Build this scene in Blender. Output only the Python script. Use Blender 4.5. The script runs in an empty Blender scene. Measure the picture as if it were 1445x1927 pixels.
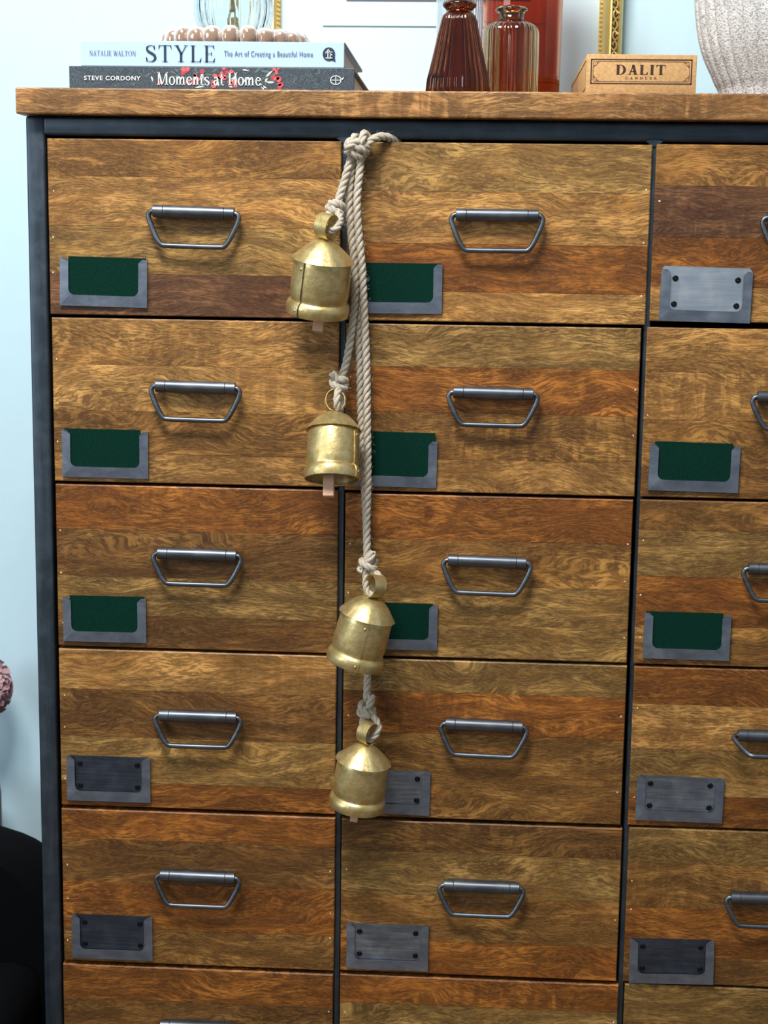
import bpy, bmesh, math, random
from mathutils import Vector, Matrix
R = math.radians
sc = bpy.context.scene
COL = sc.collection

# ------------------------------------------------------------------ camera
H0 = 1.32                                   # height of the upper edge of the top drawers above the floor
F_PX = 2950.0
CAM = Vector((0.4115, -1.502, H0 - 0.103))
YAW, PIT, ROL = -0.0579, -0.1629, 0.0148
FWD = Vector((math.sin(YAW)*math.cos(PIT), math.cos(YAW)*math.cos(PIT), math.sin(PIT)))
_r = Vector((math.cos(YAW), -math.sin(YAW), 0)); _u = _r.cross(FWD)
RGT = _r*math.cos(ROL) + _u*math.sin(ROL)
UPV = _u*math.cos(ROL) - _r*math.sin(ROL)
cd = bpy.data.cameras.new('camera'); cam = bpy.data.objects.new('camera', cd); COL.objects.link(cam)
m = Matrix((RGT, UPV, -FWD)).transposed().to_4x4(); m.translation = CAM
cam.matrix_world = m
cd.sensor_fit = 'HORIZONTAL'; cd.sensor_width = 36.0; cd.lens = F_PX/1445*36
cd.clip_start = .02
cd.dof.use_dof = True; cd.dof.focus_distance = 1.50; cd.dof.aperture_fstop = 14
sc.camera = cam

# ------------------------------------------------------------------ light
w = bpy.data.worlds.new('world'); sc.world = w; w.use_nodes = True
w.node_tree.nodes['Background'].inputs[0].default_value = (0.80, 0.92, 1.0, 1)
w.node_tree.nodes['Background'].inputs[1].default_value = 0.20
def area(name, loc, target, size, size_y, power, col):
    l = bpy.data.lights.new(name, 'AREA'); l.shape = 'RECTANGLE'; l.size = size; l.size_y = size_y
    l.energy = power; l.color = col
    o = bpy.data.objects.new(name, l); COL.objects.link(o); o.location = loc
    o.rotation_euler = (Vector(target)-Vector(loc)).to_track_quat('-Z', 'Y').to_euler()
    return o
area('ceiling_lamp', (0.0, -1.0, 2.68), (0.35, 0.1, 1.0), 0.7, 0.45, 29, (1.0, 0.97, 0.93))
area('side_fill', (-2.3, -2.2, 1.9), (0.3, 0, 1.0), 1.3, 1.5, 19, (0.86, 0.94, 1.0))  # bluish fill light added at the left for general brightness
vs = sc.view_settings
vs.view_transform = 'Standard'; vs.look = 'None'; vs.gamma = 1; vs.use_curve_mapping = False
vs.exposure = 0.90

def at(px, py, Y):
    d = FWD + RGT*((px-722.5)/F_PX) - UPV*((py-963.5)/F_PX)
    return CAM + d*((Y-CAM.y)/d.y)

# ------------------------------------------------------------------ materials
def lin(c):
    return tuple(((v/255)/12.92 if v/255 <= .04045 else ((v/255+.055)/1.055)**2.4) for v in c)
class NT:
    def __init__(s, name):
        s.m = bpy.data.materials.new(name); s.m.use_nodes = True
        s.t = s.m.node_tree; s.b = s.t.nodes['Principled BSDF']
    def n(s, typ, **k):
        o = s.t.nodes.new(typ)
        for a, v in k.items():
            if a == 'i':
                for q, x in v.items(): s.set(o.inputs[q], x)
            else: setattr(o, a, v)
        return o
    def set(s, sock, x):
        if isinstance(x, bpy.types.NodeSocket): s.t.links.new(x, sock)
        elif isinstance(x, (tuple, list)) and sock.type == 'RGBA' and len(x) == 3: sock.default_value = (*x, 1)
        else: sock.default_value = x
    def p(s, **k):
        for a, v in k.items(): s.set(s.b.inputs[a.replace('_', ' ')], v)
    def math(s, op, a, b=None, c=None, clamp=False):
        o = s.n('ShaderNodeMath', operation=op, use_clamp=clamp); s.set(o.inputs[0], a)
        if b is not None: s.set(o.inputs[1], b)
        if c is not None: s.set(o.inputs[2], c)
        return o.outputs[0]
    def vm(s, op, a, b):
        o = s.n('ShaderNodeVectorMath', operation=op); s.set(o.inputs[0], a); s.set(o.inputs[1], b); return o.outputs[0]
    def noise(s, v, scale=1, detail=2, rough=.5, dist=0):
        o = s.n('ShaderNodeTexNoise', i={'Scale': scale, 'Detail': detail, 'Roughness': rough, 'Distortion': dist})
        s.set(o.inputs['Vector'], v); return o
    def ramp(s, f, stops):
        o = s.n('ShaderNodeValToRGB'); s.set(o.inputs[0], f); e = o.color_ramp.elements
        while len(e) < len(stops): e.new(.5)
        for k, (p, c) in zip(e, stops):
            k.position = p; k.color = (*c, 1) if isinstance(c, (tuple, list)) else (c, c, c, 1)
        return o.outputs[0]
    def mix(s, f, a, b, mode='MIX'):
        o = s.n('ShaderNodeMix', data_type='RGBA', blend_type=mode)
        s.set(o.inputs[0], f); s.set(o.inputs[6], a); s.set(o.inputs[7], b); return o.outputs[2]
    def bump(s, h, strength, dist=.001):
        o = s.n('ShaderNodeBump', i={'Strength': strength, 'Distance': dist}); s.set(o.inputs['Height'], h)
        s.set(s.b.inputs['Normal'], o.outputs[0])
    def obj(s): return s.n('ShaderNodeTexCoord').outputs['Object']

def simple(name, col, rough=.5, metal=0, **k):
    t = NT(name); t.p(Base_Color=lin(col), Roughness=rough, Metallic=metal, **k); return t.m

def make_wood():
    t = NT('mango_wood')
    tone = t.n('ShaderNodeAttribute', attribute_type='OBJECT', attribute_name='tone').outputs['Color']
    seed = t.n('ShaderNodeAttribute', attribute_type='OBJECT', attribute_name='seed').outputs['Fac']
    fig = t.n('ShaderNodeAttribute', attribute_type='OBJECT', attribute_name='figure').outputs['Fac']
    sv = t.n('ShaderNodeCombineXYZ', i={0: seed, 1: t.math('MULTIPLY', seed, 1.7), 2: t.math('MULTIPLY', seed, 2.3)}).outputs[0]
    P = t.vm('ADD', t.obj(), sv)
    def stretched(x, z, off=0): return t.vm('MULTIPLY', Pw, (x, x*.6+20, z))
    # warp the grain so that it flows and curls
    n1 = t.noise(t.vm('MULTIPLY', P, (6, 6, 14)), 1, 2, .5).outputs['Fac']
    n2 = t.noise(t.vm('MULTIPLY', P, (26, 26, 40)), 1, 2, .5).outputs['Fac']
    wz = t.math('ADD', t.math('MULTIPLY', t.math('SUBTRACT', n1, .5), .075), t.math('MULTIPLY', t.math('SUBTRACT', n2, .5), .005))
    Pw = t.vm('ADD', P, t.n('ShaderNodeCombineXYZ', i={2: wz}).outputs[0])
    broad = t.noise(stretched(6, 60), 1, 4, .65).outputs['Fac']
    mid = t.noise(stretched(14, 170), 1, 3, .6).outputs['Fac']
    fleck = t.noise(stretched(95, 720), 1, 3, .6, .35).outputs['Fac']
    fine = t.noise(stretched(200, 1500), 1, 2, .6, .2).outputs['Fac']
    blotch = t.noise(t.vm('MULTIPLY', Pw, (11, 11, 26)), 1, 3, .55).outputs['Fac']
    # growth ring lines, long cathedrals
    n3 = t.noise(t.vm('MULTIPLY', P, (7, 7, 26)), 1, 1, .4).outputs['Fac']
    rz = t.math('SINE', t.math('ADD', t.math('MULTIPLY', n3, 95), t.math('MULTIPLY', n2, 5)))
    ring = t.ramp(rz, [(0.0, 0.0), (.55, 0.0), (.95, 1.0), (1, 1)])
    ringmask = t.ramp(t.noise(t.vm('MULTIPLY', P, (9, 9, 16)), 1, 1).outputs['Fac'], [(.50, 0.), (.62, 1.)])
    # curly figure: cross-grain bands
    cx = t.n('ShaderNodeSeparateXYZ'); t.set(cx.inputs[0], P)
    curl = t.noise(t.vm('MULTIPLY', Pw, (115, 40, 20)), 1, 2, .5, .5).outputs['Fac']
    curlmask = t.ramp(t.noise(t.vm('MULTIPLY', P, (7, 7, 18)), 1.0, 1).outputs['Fac'], [(.44, 0.), (.60, 1.)])
    mul = lambda c: t.mix(1, tone, c, 'MULTIPLY')
    drift = t.noise(t.vm('MULTIPLY', P, (9, 9, 22)), 1, 2, .6, .8).outputs['Fac']
    light, dark, red = mul((1.48, 1.42, 1.28)), mul((.40, .35, .27)), mul((.92, .70, .46))
    c = t.mix(t.ramp(broad, [(.38, 0.), (.60, 1.)]), light, mul((.64, .58, .46)))
    c = t.mix(t.math('MULTIPLY', t.ramp(drift, [(.48, 0.), (.60, 1.)]), .75), c, red)
    c = t.mix(t.math('MULTIPLY', t.ramp(drift, [(.30, 1.), (.44, 0.)]), .60), c, mul((.86, .84, .70)))
    c = t.mix(t.math('MULTIPLY', t.ramp(blotch, [(.50, 0.), (.63, 1.)]), .70), c, dark)
    c = t.mix(t.math('MULTIPLY', t.ramp(blotch, [(.32, 1.), (.44, 0.)]), .55), c, mul((1.55, 1.46, 1.25)))
    c = t.mix(t.math('MULTIPLY', t.ramp(mid, [(.48, 0.), (.62, 1.)]), .68), c, dark)
    c = t.mix(t.math('MULTIPLY', t.ramp(mid, [(.32, 1.), (.44, 0.)]), .50), c, mul((1.60, 1.50, 1.25)))
    cu = t.math('MULTIPLY', t.math('MULTIPLY', t.ramp(curl, [(.48, 0.), (.60, 1.)]), curlmask), fig)
    c = t.mix(t.math('MULTIPLY', cu, .72), c, dark)
    cu2 = t.math('MULTIPLY', t.math('MULTIPLY', t.ramp(curl, [(.36, 1.), (.47, 0.)]), curlmask), fig)
    c = t.mix(t.math('MULTIPLY', cu2, .6), c, mul((1.75, 1.65, 1.4)))
    c = t.mix(t.math('MULTIPLY', t.math('MULTIPLY', ring, ringmask), .6), c, dark)
    ka = t.n('ShaderNodeAttribute', attribute_type='OBJECT', attribute_name='knot').outputs['Vector']
    kr = t.n('ShaderNodeAttribute', attribute_type='OBJECT', attribute_name='knot_radius').outputs['Vector']
    kv = t.vm('MULTIPLY', t.vm('SUBTRACT', t.obj(), ka), kr)
    kd = t.n('ShaderNodeVectorMath', operation='LENGTH'); t.set(kd.inputs[0], kv)
    kk = t.math('ADD', kd.outputs['Value'], t.math('MULTIPLY', t.math('SUBTRACT', t.noise(t.obj(), 140, 2).outputs['Fac'], .5), 1.1))
    c = t.mix(t.math('MULTIPLY', t.ramp(kk, [(.45, 1.), (1.0, 0.)]), .85), c, mul((.26, .15, .10)))
    cloud = t.noise(t.vm('MULTIPLY', Pw, (15, 15, 44)), 1, 4, .62, .6).outputs['Fac']
    c = t.mix(t.math('MULTIPLY', t.ramp(cloud, [(.45, 0.), (.60, 1.)]), .66), c, mul((.38, .31, .22)))
    c = t.mix(t.math('MULTIPLY', t.ramp(cloud, [(.34, 1.), (.46, 0.)]), .50), c, mul((1.70, 1.58, 1.34)))
    fl = t.math('MULTIPLY', t.ramp(fleck, [(.45, 0.), (.54, 1.)]), t.ramp(drift, [(.36, 1.), (.60, .7)]))
    c = t.mix(t.math('MULTIPLY', fl, .78), c, mul((.22, .16, .10)))
    fi = t.ramp(fine, [(.34, 1.), (.47, 0.)])
    c = t.mix(t.math('MULTIPLY', fi, .26), c, mul((1.8, 1.72, 1.5)))
    t.p(Base_Color=c, Roughness=t.math('MULTIPLY_ADD', fleck, .25, .36), Specular_IOR_Level=.42)
    t.bump(t.math('SUBTRACT', fine, fl), .10, .0005)
    return t.m

def make_steel(name, base, metal=.9, rough=.4, var=.5, scale=(18, 18, 160), worn=(150, 160, 172)):
    t = NT(name)
    o = t.n('ShaderNodeObjectInfo').outputs['Random']
    P = t.vm('ADD', t.obj(), t.n('ShaderNodeCombineXYZ', i={0: t.math('MULTIPLY', o, 9), 1: o, 2: t.math('MULTIPLY', o, 5)}).outputs[0])
    s = t.noise(t.vm('MULTIPLY', P, scale), 1, 3, .6).outputs['Fac']
    b = t.noise(t.vm('MULTIPLY', P, (55, 55, 55)), 1, 3, .6).outputs['Fac']
    f = t.math('ADD', t.math('MULTIPLY', t.ramp(s, [(.4, 0.), (.75, 1.)]), .55), t.math('MULTIPLY', t.ramp(b, [(.45, 0.), (.75, 1.)]), .45))
    c = t.mix(t.math('MULTIPLY', f, var), lin(base), lin(worn))
    t.p(Base_Color=c, Metallic=metal, Roughness=t.math('MULTIPLY_ADD', b, .25, rough-.12))
    t.bump(s, .08, .0004)
    return t.m

def make_brass():
    t = NT('brushed_gold')
    P = t.obj()
    b = t.noise(P, 95, 3, .55).outputs['Fac']
    f = t.noise(t.vm('MULTIPLY', P, (900, 900, 900)), 1, 2).outputs['Fac']
    d = t.noise(P, 240, 3, .6).outputs['Fac']
    c = t.mix(t.ramp(b, [(.35, 0.), (.7, 1.)]), lin((196, 174, 114)), lin((226, 208, 154)))
    c = t.mix(t.math('MULTIPLY', t.ramp(d, [(.56, 0.), (.70, 1.)]), .35), c, lin((120, 92, 48)))
    t.p(Base_Color=c, Metallic=.85, Roughness=t.math('MULTIPLY_ADD', d, .25, .28))
    t.bump(t.math('ADD', t.math('MULTIPLY', b, 1.0), t.math('MULTIPLY', f, .08)), 
        .26, .002)
    return t.m

def make_rope():
    t = NT('jute_fibre')
    uv = t.n('ShaderNodeUVMap').outputs[0]
    a = t.noise(t.vm('MULTIPLY', uv, (260, 9, 1)), 1, 3, .7).outputs['Fac']
    b = t.noise(t.obj(), 160, 2).outputs['Fac']
    c = t.mix(t.ramp(a, [(.32, 0.), (.66, 1.)]), lin((146, 131, 106)), lin((248, 240, 224)))
    c = t.mix(t.math('MULTIPLY', t.ramp(b, [(.5, 0.), (.75, 1.)]), .35), c, lin((176, 156, 122)))
    t.p(Base_Color=c, Roughness=.9, Specular_IOR_Level=.15)
    t.bump(a, .9, .0009)
    return t.m

def make_wall():
    t = NT('painted_plaster')
    a = t.noise(t.obj(), 260, 3, .6).outputs['Fac']; b = t.noise(t.obj(), 35, 2).outputs['Fac']
    c = t.mix(b, lin((196, 227, 241)), lin((202, 233, 245)))
    t.p(Base_Color=c, Roughness=.75); t.bump(a, .12, .001)
    return t.m

def make_kraft():
    t = NT('kraft_card')
    a = t.noise(t.vm('MULTIPLY', t.obj(), (1, 1, 1)), 420, 4, .65).outputs['Fac']
    t.p(Base_Color=t.mix(t.ramp(a, [(.3, 0.), (.7, 1.)]), lin((176, 134, 84)), lin((208, 168, 116))), Roughness=.8)
    t.bump(a, .15, .0005); return t.m

def make_stone():
    t = NT('stippled_ceramic')
    P = t.obj()
    a = t.noise(t.vm('MULTIPLY', P, (1, 1, 1.5)), 420, 3, .6, .6).outputs['Fac']
    b = t.noise(P, 22, 2).outputs['Fac']
    c = t.mix(t.ramp(a, [(.34, 0.), (.56, 1.)]), lin((132, 132, 134)), lin((226, 227, 226)))
    c = t.mix(t.math('MULTIPLY', b, .3), c, lin((172, 168, 166)))
    t.p(Base_Color=c, Roughness=.85); t.bump(a, .8, .0015); return t.m

def make_card():
    t = NT('dark_green_card')
    a = t.noise(t.obj(), 500, 3, .6).outputs['Fac']
    t.p(Base_Color=t.mix(t.ramp(a, [(.3, 0.), (.8, 1.)]), lin((3, 40, 31)), lin((8, 50, 40))), Roughness=.85, Specular_IOR_Level=.08)
    return t.m

def glass(name, col, rough=.02, ior=1.48, density=None, dcol=None):
    t = NT(name); t.p(Base_Color=lin(col), Roughness=rough, IOR=ior, Transmission_Weight=1.0)
    if density:
        v = t.n('ShaderNodeVolumeAbsorption', i={'Color': (*lin(dcol), 1), 'Density': density})
        t.t.links.new(v.outputs[0], t.t.nodes['Material Output'].inputs['Volume'])
    return t.m

def make_spine_dark():
    t = NT('dark_printed_spine')
    P = t.obj()
    n = t.noise(t.vm('MULTIPLY', P, (60, 60, 60)), 1, 3, .6, 2.5).outputs['Fac']
    s = t.math('SINE', t.math('MULTIPLY', n, 70))
    c = t.mix(t.ramp(s, [(.6, 0.), (1, 1.)]), lin((50, 60, 70)), lin((88, 104, 112)))
    t.p(Base_Color=c, Roughness=.5); return t.m

def make_floor():
    t = NT('oak_floor'); a = t.noise(t.vm('MULTIPLY', t.obj(), (3, 40, 1)), 1, 4).outputs['Fac']
    t.p(Base_Color=t.mix(a, lin((92, 70, 52)), lin((128, 100, 74))), Roughness=.5); return t.m

def make_silvered():
    t = NT('silvered_glass')
    lw = t.n('ShaderNodeLayerWeight', i={'Blend': .45}).outputs['Facing']  # facing angle paints the white glassy rim highlight into the bead colour
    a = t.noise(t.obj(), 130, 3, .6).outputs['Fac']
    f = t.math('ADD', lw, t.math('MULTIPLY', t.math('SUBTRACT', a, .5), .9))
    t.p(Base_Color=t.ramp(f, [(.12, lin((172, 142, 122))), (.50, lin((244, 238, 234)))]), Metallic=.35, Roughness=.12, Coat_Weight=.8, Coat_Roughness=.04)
    t.bump(a, .3, .002); return t.m

M = dict(
    wood=make_wood(), wall=make_wall(), floor=make_floor(), rope=make_rope(), brass=make_brass(), kraft=make_kraft(),
    stone=make_stone(), card=make_card(),
    frame=make_steel('blackened_steel', (58, 68, 78), .75, .42, .40, (140, 140, 10), (112, 128, 142)),
    rail=make_steel('blackened_steel_rail', (58, 68, 78), .75, .42, .40, (10, 140, 140), (112, 128, 142)),
    steel=make_steel('bent_sheet_steel', (120, 130, 146), .85, .42, .5, (40, 40, 120), (186, 196, 210)),
    plate=make_steel('brushed_plate_steel', (118, 128, 142), .9, .38, .75, (22, 60, 420), (190, 200, 210)),
    plate_bright=make_steel('bright_plate_steel', (176, 188, 202), .85, .42, .6, (22, 60, 420), (224, 230, 236)),
    plate_dark=make_steel('dark_plate_steel', (70, 78, 92), .9, .42, .5, (22, 60, 420), (120, 130, 145)),
    handle=make_steel('handle_steel', (92, 98, 106), .92, .40, .5, (20, 300, 300), (150, 156, 164)),
    screw=simple('black_screw', (22, 24, 28), .4, .6),
    dark=simple('dark_interior', (20, 16, 13), .9), inner=simple('drawer_box_wood', (60, 40, 24), .8),
    filler=simple('pale_filler', (232, 214, 176), .7), clapper=simple('pale_clapper_wood', (206, 164, 136), .75),
    blue=simple('pale_blue_cloth', (178, 205, 236), .6), navy=simple('navy_ink', (16, 44, 66), .6),
    slate=simple('slate_ink', (70, 92, 116), .6), white_ink=simple('white_ink', (238, 242, 240), .5),
    spine=make_spine_dark(), cover_black=simple('black_cover', (34, 36, 30), .5), paper=simple('paper_block', (226, 224, 226), .85),
    berry=simple('berry_print', (226, 92, 96), .55), berry_dark=simple('berry_print_dark', (176, 60, 72), .55),
    leaf=simple('leaf_print', (124, 150, 132), .55), leaf_pale=simple('leaf_print_pale', (186, 200, 186), .55),
    brown_ink=simple('brown_ink', (58, 32, 16), .6),
    gold=simple('gilt_frame', (244, 218, 146), .30, .75), gold_dark=simple('gilt_recess', (58, 46, 22), .5, .4),
    bead=make_silvered(),
    mat=simple('mat_board', (208, 232, 242), .85), print_dark=simple('print_ink', (92, 92, 102), .7),
    clear=glass('clear_glass', (246, 250, 252)), amber=glass('dark_amber_glass', (156, 82, 44), .03, 1.48),
    red=glass('red_amber_glass', (204, 104, 38), .02, 1.48), smoke=glass('smoky_topaz_glass', (214, 180, 140), .03, 1.48),
    velvet=simple('black_velvet', (5, 6, 9), .95, 0, Specular_IOR_Level=.1),
    legwood=simple('dark_leg_wood', (36, 26, 20), .5),
    petal=simple('dusty_pink_petal', (196, 158, 166), .8), stem=simple('dry_stem', (168, 156, 112), .8),
    pot=simple('plum_glaze', (70, 50, 62), .4), cream=simple('wax', (224, 206, 160), .5),
)

# ------------------------------------------------------------------ mesh helpers
class MB:
    def __init__(s): s.v = []; s.f = []; s.uv = {}
    def add(s, verts, faces):
        b = len(s.v); s.v += [tuple(v) for v in verts]; s.f += [tuple(i+b for i in f) for f in faces]; return b
    def box(s, x0, x1, y0, y1, z0, z1):
        s.add([(x, y, z) for z in (z0, z1) for y in (y0, y1) for x in (x0, x1)],
              [(0, 2, 3, 1), (4, 5, 7, 6), (0, 1, 5, 4), (2, 6, 7, 3), (0, 4, 6, 2), (1, 3, 7, 5)])
    def bbox(s, x0, x1, y0, y1, z0, z1, r, seg=2):
        bm = bmesh.new(); bmesh.ops.create_cube(bm, size=1)
        for v in bm.verts: v.co = ((x0+x1)/2+v.co.x*(x1-x0), (y0+y1)/2+v.co.y*(y1-y0), (z0+z1)/2+v.co.z*(z1-z0))
        bmesh.ops.bevel(bm, geom=list(bm.edges), offset=r, segments=seg, profile=.5, affect='EDGES')
        bm.verts.index_update()
        s.add([v.co[:] for v in bm.verts], [[v.index for v in f.verts] for f in bm.faces]); bm.free()
    def lathe(s, prof, n=48, fn=None, a0=0, a1=2*math.pi, origin=(0, 0, 0)):
        full = abs(a1-a0-2*math.pi) < 1e-6; k = n if full else n+1; ox, oy, oz = origin
        vs = []
        for (r, z) in prof:
            for j in range(k):
                a = a0+(a1-a0)*j/n; rr = r*(fn(a, z) if fn else 1)
                vs.append((ox+rr*math.cos(a), oy+rr*math.sin(a), oz+z))
        fs = []
        for i in range(len(prof)-1):
            for j in range(n):
                j2 = (j+1) % k
                fs.append((i*k+j, i*k+j2, (i+1)*k+j2, (i+1)*k+j))
        s.add(vs, fs)
    def tube(s, pts, rad, n=10, cap=True, closed=False, uv=False):
        pts = [Vector(p) for p in pts]; N = len(pts)
        rads = rad if isinstance(rad, (list, tuple)) else [rad]*N
        T = []
        for i in range(N):
            a = pts[(i-1) % N] if closed or i > 0 else pts[i]; b = pts[(i+1) % N] if closed or i < N-1 else pts[i]
            d = b-a; T.append(d.normalized() if d.length > 1e-12 else Vector((0, 0, 1)))
        u = T[0].orthogonal().normalized(); vs = []; fr = []
        for i in range(N):
            u = (u-T[i]*u.dot(T[i])); u = u.normalized() if u.length > 1e-9 else T[i].orthogonal().normalized()
            fr.append((u.copy(), T[i].cross(u)))
        if closed:     # spread the closing twist
            uu, vv = fr[-1]; ang = math.atan2(uu.dot(fr[0][1]), uu.dot(fr[0][0]))
            fr = [(a*math.cos(-ang*i/N)+b*math.sin(-ang*i/N), b*math.cos(-ang*i/N)-a*math.sin(-ang*i/N)) for i, (a, b) in enumerate(fr)]
        for i in range(N):
            for j in range(n):
                a = 2*math.pi*j/n
                vs.append(pts[i]+fr[i][0]*(rads[i]*math.cos(a))+fr[i][1]*(rads[i]*math.sin(a)))
        fs = []; uvs = []
        L = 0
        for i in range(N if closed else N-1):
            i2 = (i+1) % N; dl = (pts[i2]-pts[i]).length
            for j in range(n):
                fs.append((i*n+j, i*n+(j+1) % n, i2*n+(j+1) % n, i2*n+j))
                uvs.append(((j/n, L), ((j+1)/n, L), ((j+1)/n, L+dl), (j/n, L+dl)))
            L += dl
        if cap and not closed:
            fs.append(tuple(range(n))[::-1]); fs.append(tuple((N-1)*n+j for j in range(n)))
        f0 = len(s.f); s.add(vs, fs)
        if uv:
            for k, q in enumerate(uvs): s.uv[f0+k] = [(b*12, a) for a, b in q]
    def prism(s, poly, y0, y1):
        n = len(poly)
        s.add([(x, y0, z) for x, z in poly]+[(x, y1, z) for x, z in poly],
              [tuple(range(n)), tuple(range(2*n-1, n-1, -1))]+[(i, i+n, (i+1) % n+n, (i+1) % n) for i in range(n)])
    def flat(s, polys, fn):
        for p in polys: s.add([fn(x, z) for x, z in p], [tuple(range(len(p)))])
    def build(s, name, mat, parent=None, origin=None, smooth=None, rot=None):
        me = bpy.data.meshes.new(name); me.from_pydata(s.v, [], s.f); me.update()
        if s.uv:
            l = me.uv_layers.new(name='UVMap')
            for p in me.polygons:
                q = s.uv.get(p.index)
                if q:
                    for k, li in enumerate(p.loop_indices): l.data[li].uv = q[k]
        bm = bmesh.new(); bm.from_mesh(me); bmesh.ops.recalc_face_normals(bm, faces=bm.faces); bm.to_mesh(me); bm.free()
        if smooth is not None:
            me.polygons.foreach_set('use_smooth', [True]*len(me.polygons)); me.set_sharp_from_angle(angle=R(smooth))
        me.materials.append(M[mat] if isinstance(mat, str) else mat)
        o = bpy.data.objects.new(name, me); COL.objects.link(o)
        if parent: o.parent = parent
        if origin: o.location = origin
        if rot: o.rotation_euler = rot
        return o
def tag(o, label, cat, group=None):
    o['label'] = label; o['category'] = cat
    if group: o['group'] = group
    return o
def empty(name, loc=(0, 0, 0), rot=(0, 0, 0)):
    o = bpy.data.objects.new(name, None); COL.objects.link(o); o.location = loc; o.rotation_euler = rot
    o.empty_display_size = .02; return o
def catmull(pts, step=.0015):
    P = [Vector(p) for p in pts]; P = [P[0]*2-P[1]]+P+[P[-1]*2-P[-2]]; out = []
    for i in range(1, len(P)-2):
        a, b, c, d = P[i-1:i+3]; n = max(2, int((c-b).length/step))
        for k in range(n):
            t = k/n
            out.append(.5*((2*b)+(c-a)*t+(2*a-5*b+4*c-d)*t*t+(3*b-a-3*c+d)*t**3))
    out.append(P[-2]); return out

# ------------------------------------------------------------------ the room
f = MB(); f.add([(-3, -4, 0), (4, -4, 0), (4, .42, 0), (-3, .42, 0)], [(0, 1, 2, 3)])
o = f.build('floor', 'floor'); o['kind'] = 'structure'
WALL_Y = .40
f = MB(); f.box(-3, 4, WALL_Y, WALL_Y+.1, 0, 2.7); o = f.build('wall_back', 'wall'); o['kind'] = 'structure'

# ------------------------------------------------------------------ the chest of drawers
TONES = dict(L=(178, 136, 80), O=(160, 128, 76), M=(152, 112, 60), R=(152, 98, 42), D=(130, 94, 50), P=(124, 88, 62), Y=(188, 146, 88))
KNOTS = [(422, 537, 9, 9), (880, 542, 34, 6), (1197, 596, 22, 12), (1092, 1171, 26, 4), (1035, 1487, 24, 9), (900, 352, 20, 8), (945, 1637, 60, 20), (590, 657, 60, 8), (760, 690, 60, 10), (1330, 400, 70, 22), (808, 965, 14, 18), (505, 560, 26, 16)]
# drawer fronts: pixel corners of the photograph on the plane of the fronts: left x top/bottom, right x top/bottom, y at left top/bottom, y at right top/bottom
COLX = [
 [(88, 95, 643, 639), (97, 103, 639, 636), (104, 110, 637, 634), (110, 116, 633, 631), (117, 119, 631, 628), (119, 123, 627, 624)],
 [(654, 650, 1224, 1218), (650, 650, 1207, 1194), (650, 647, 1191, 1180), (646, 644, 1178, 1170), (643, 640, 1168, 1163), (640, 637, 1162, 1155)],
 [(1236, 1222, 1805, 1778), (1218, 1205, 1778, 1754), (1203, 1194, 1754, 1734), (1192, 1183, 1734, 1716), (1182, 1174, 1716, 1698), (1173, 1167, 1698, 1680)]]
ROWY = [
 [(258, 590, 268, 602), (597, 905, 607, 917), (912, 1215, 922, 1230), (1222, 1515, 1234, 1532), (1522, 1808, 1539, 1826), (1815, 2095, 1833, 2115)],
 [(268, 604, 271, 610), (609, 922, 617, 935), (928, 1233, 941, 1247), (1239, 1534, 1252, 1553), (1541, 1828, 1560, 1845), (1834, 2116, 1853, 2136)],
 [(272, 606, 276, 612), (617, 937, 624, 945), (942, 1252, 951, 1262), (1257, 1556, 1267, 1568), (1561, 1850, 1572, 1865), (1856, 2138, 1868, 2155)]]
RECT = {}
for c in range(3):
    for r in range(6):
        xl0, xl1, xr0, xr1 = COLX[c][r]; a, b, d, e = ROWY[c][r]
        tl, bl, tr, br = at(xl0, a, 0), at(xl1, b, 0), at(xr0, d, 0), at(xr1, e, 0)
        RECT[c, r] = ((tl.x+bl.x)/2, (tr.x+br.x)/2, (bl.z+br.z)/2, (tl.z+tr.z)/2)
    x0, x1, z0, z1 = RECT[c, 5]; RECT[c, 6] = (x0, x1, z0-.168, z0-.0035)
for r in range(7):                                   # the third column is cut by the frame: same width as its neighbours
    x0, x1, z0, z1 = RECT[2, r]; RECT[2, r] = (x0, x0+.281, z0, z1)
SPLIT = {(0, 0): (.21, .49, .76), (1, 0): (.27, .56, .83), (2, 0): (.23, .52, .80), (0, 1): (.28, .56, .82), (1, 1): (.25, .52, .80), (2, 1): (.26, .54, .82),
         (0, 2): (.27, .56, .80), (1, 2): (.27, .55, .79), (2, 2): (.18, .46, .76), (0, 3): (.25, .55, .84), (1, 3): (.20, .46, .76), (2, 3): (.23, .51, .80),
         (0, 4): (.19, .47, .77), (1, 4): (.20, .48, .78), (2, 4): (.22, .51, .82), (0, 5): (.22, .5, .78), (1, 5): (.18, .5, .78), (2, 5): (.25, .5, .78)}
TONE = {(0, 0): 'MLOP', (1, 0): 'OLRY', (2, 0): 'MPRL', (0, 1): 'LYML', (1, 1): 'ORML', (2, 1): 'LLMD', (0, 2): 'RDOD', (1, 2): 'RMOO', (2, 2): 'MORM',
        (0, 3): 'LDOR', (1, 3): 'ORMM', (2, 3): 'RLOR', (0, 4): 'RDRM', (1, 4): 'DOMR', (2, 4): 'OMRD', (0, 5): 'RDMR', (1, 5): 'ROMR', (2, 5): 'OMRL'}
FIG = {(0, 1, 0): .8, (0, 1, 1): .5, (1, 1, 2): 1., (2, 1, 1): .8, (1, 4, 0): .9, (1, 2, 0): .9, (0, 2, 0): .6, (1, 5, 0): .9, (2, 4, 1): .6, (0, 5, 1): .7, (1, 1, 3): .4, (2, 0, 1): .7, (1, 3, 1): .7}
XL = min(RECT[0, r][0] for r in range(7)); 
cab = empty('drawer_chest', (at(700, 500, 0).x, .18, 0))
CABO = cab.location.copy()
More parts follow.
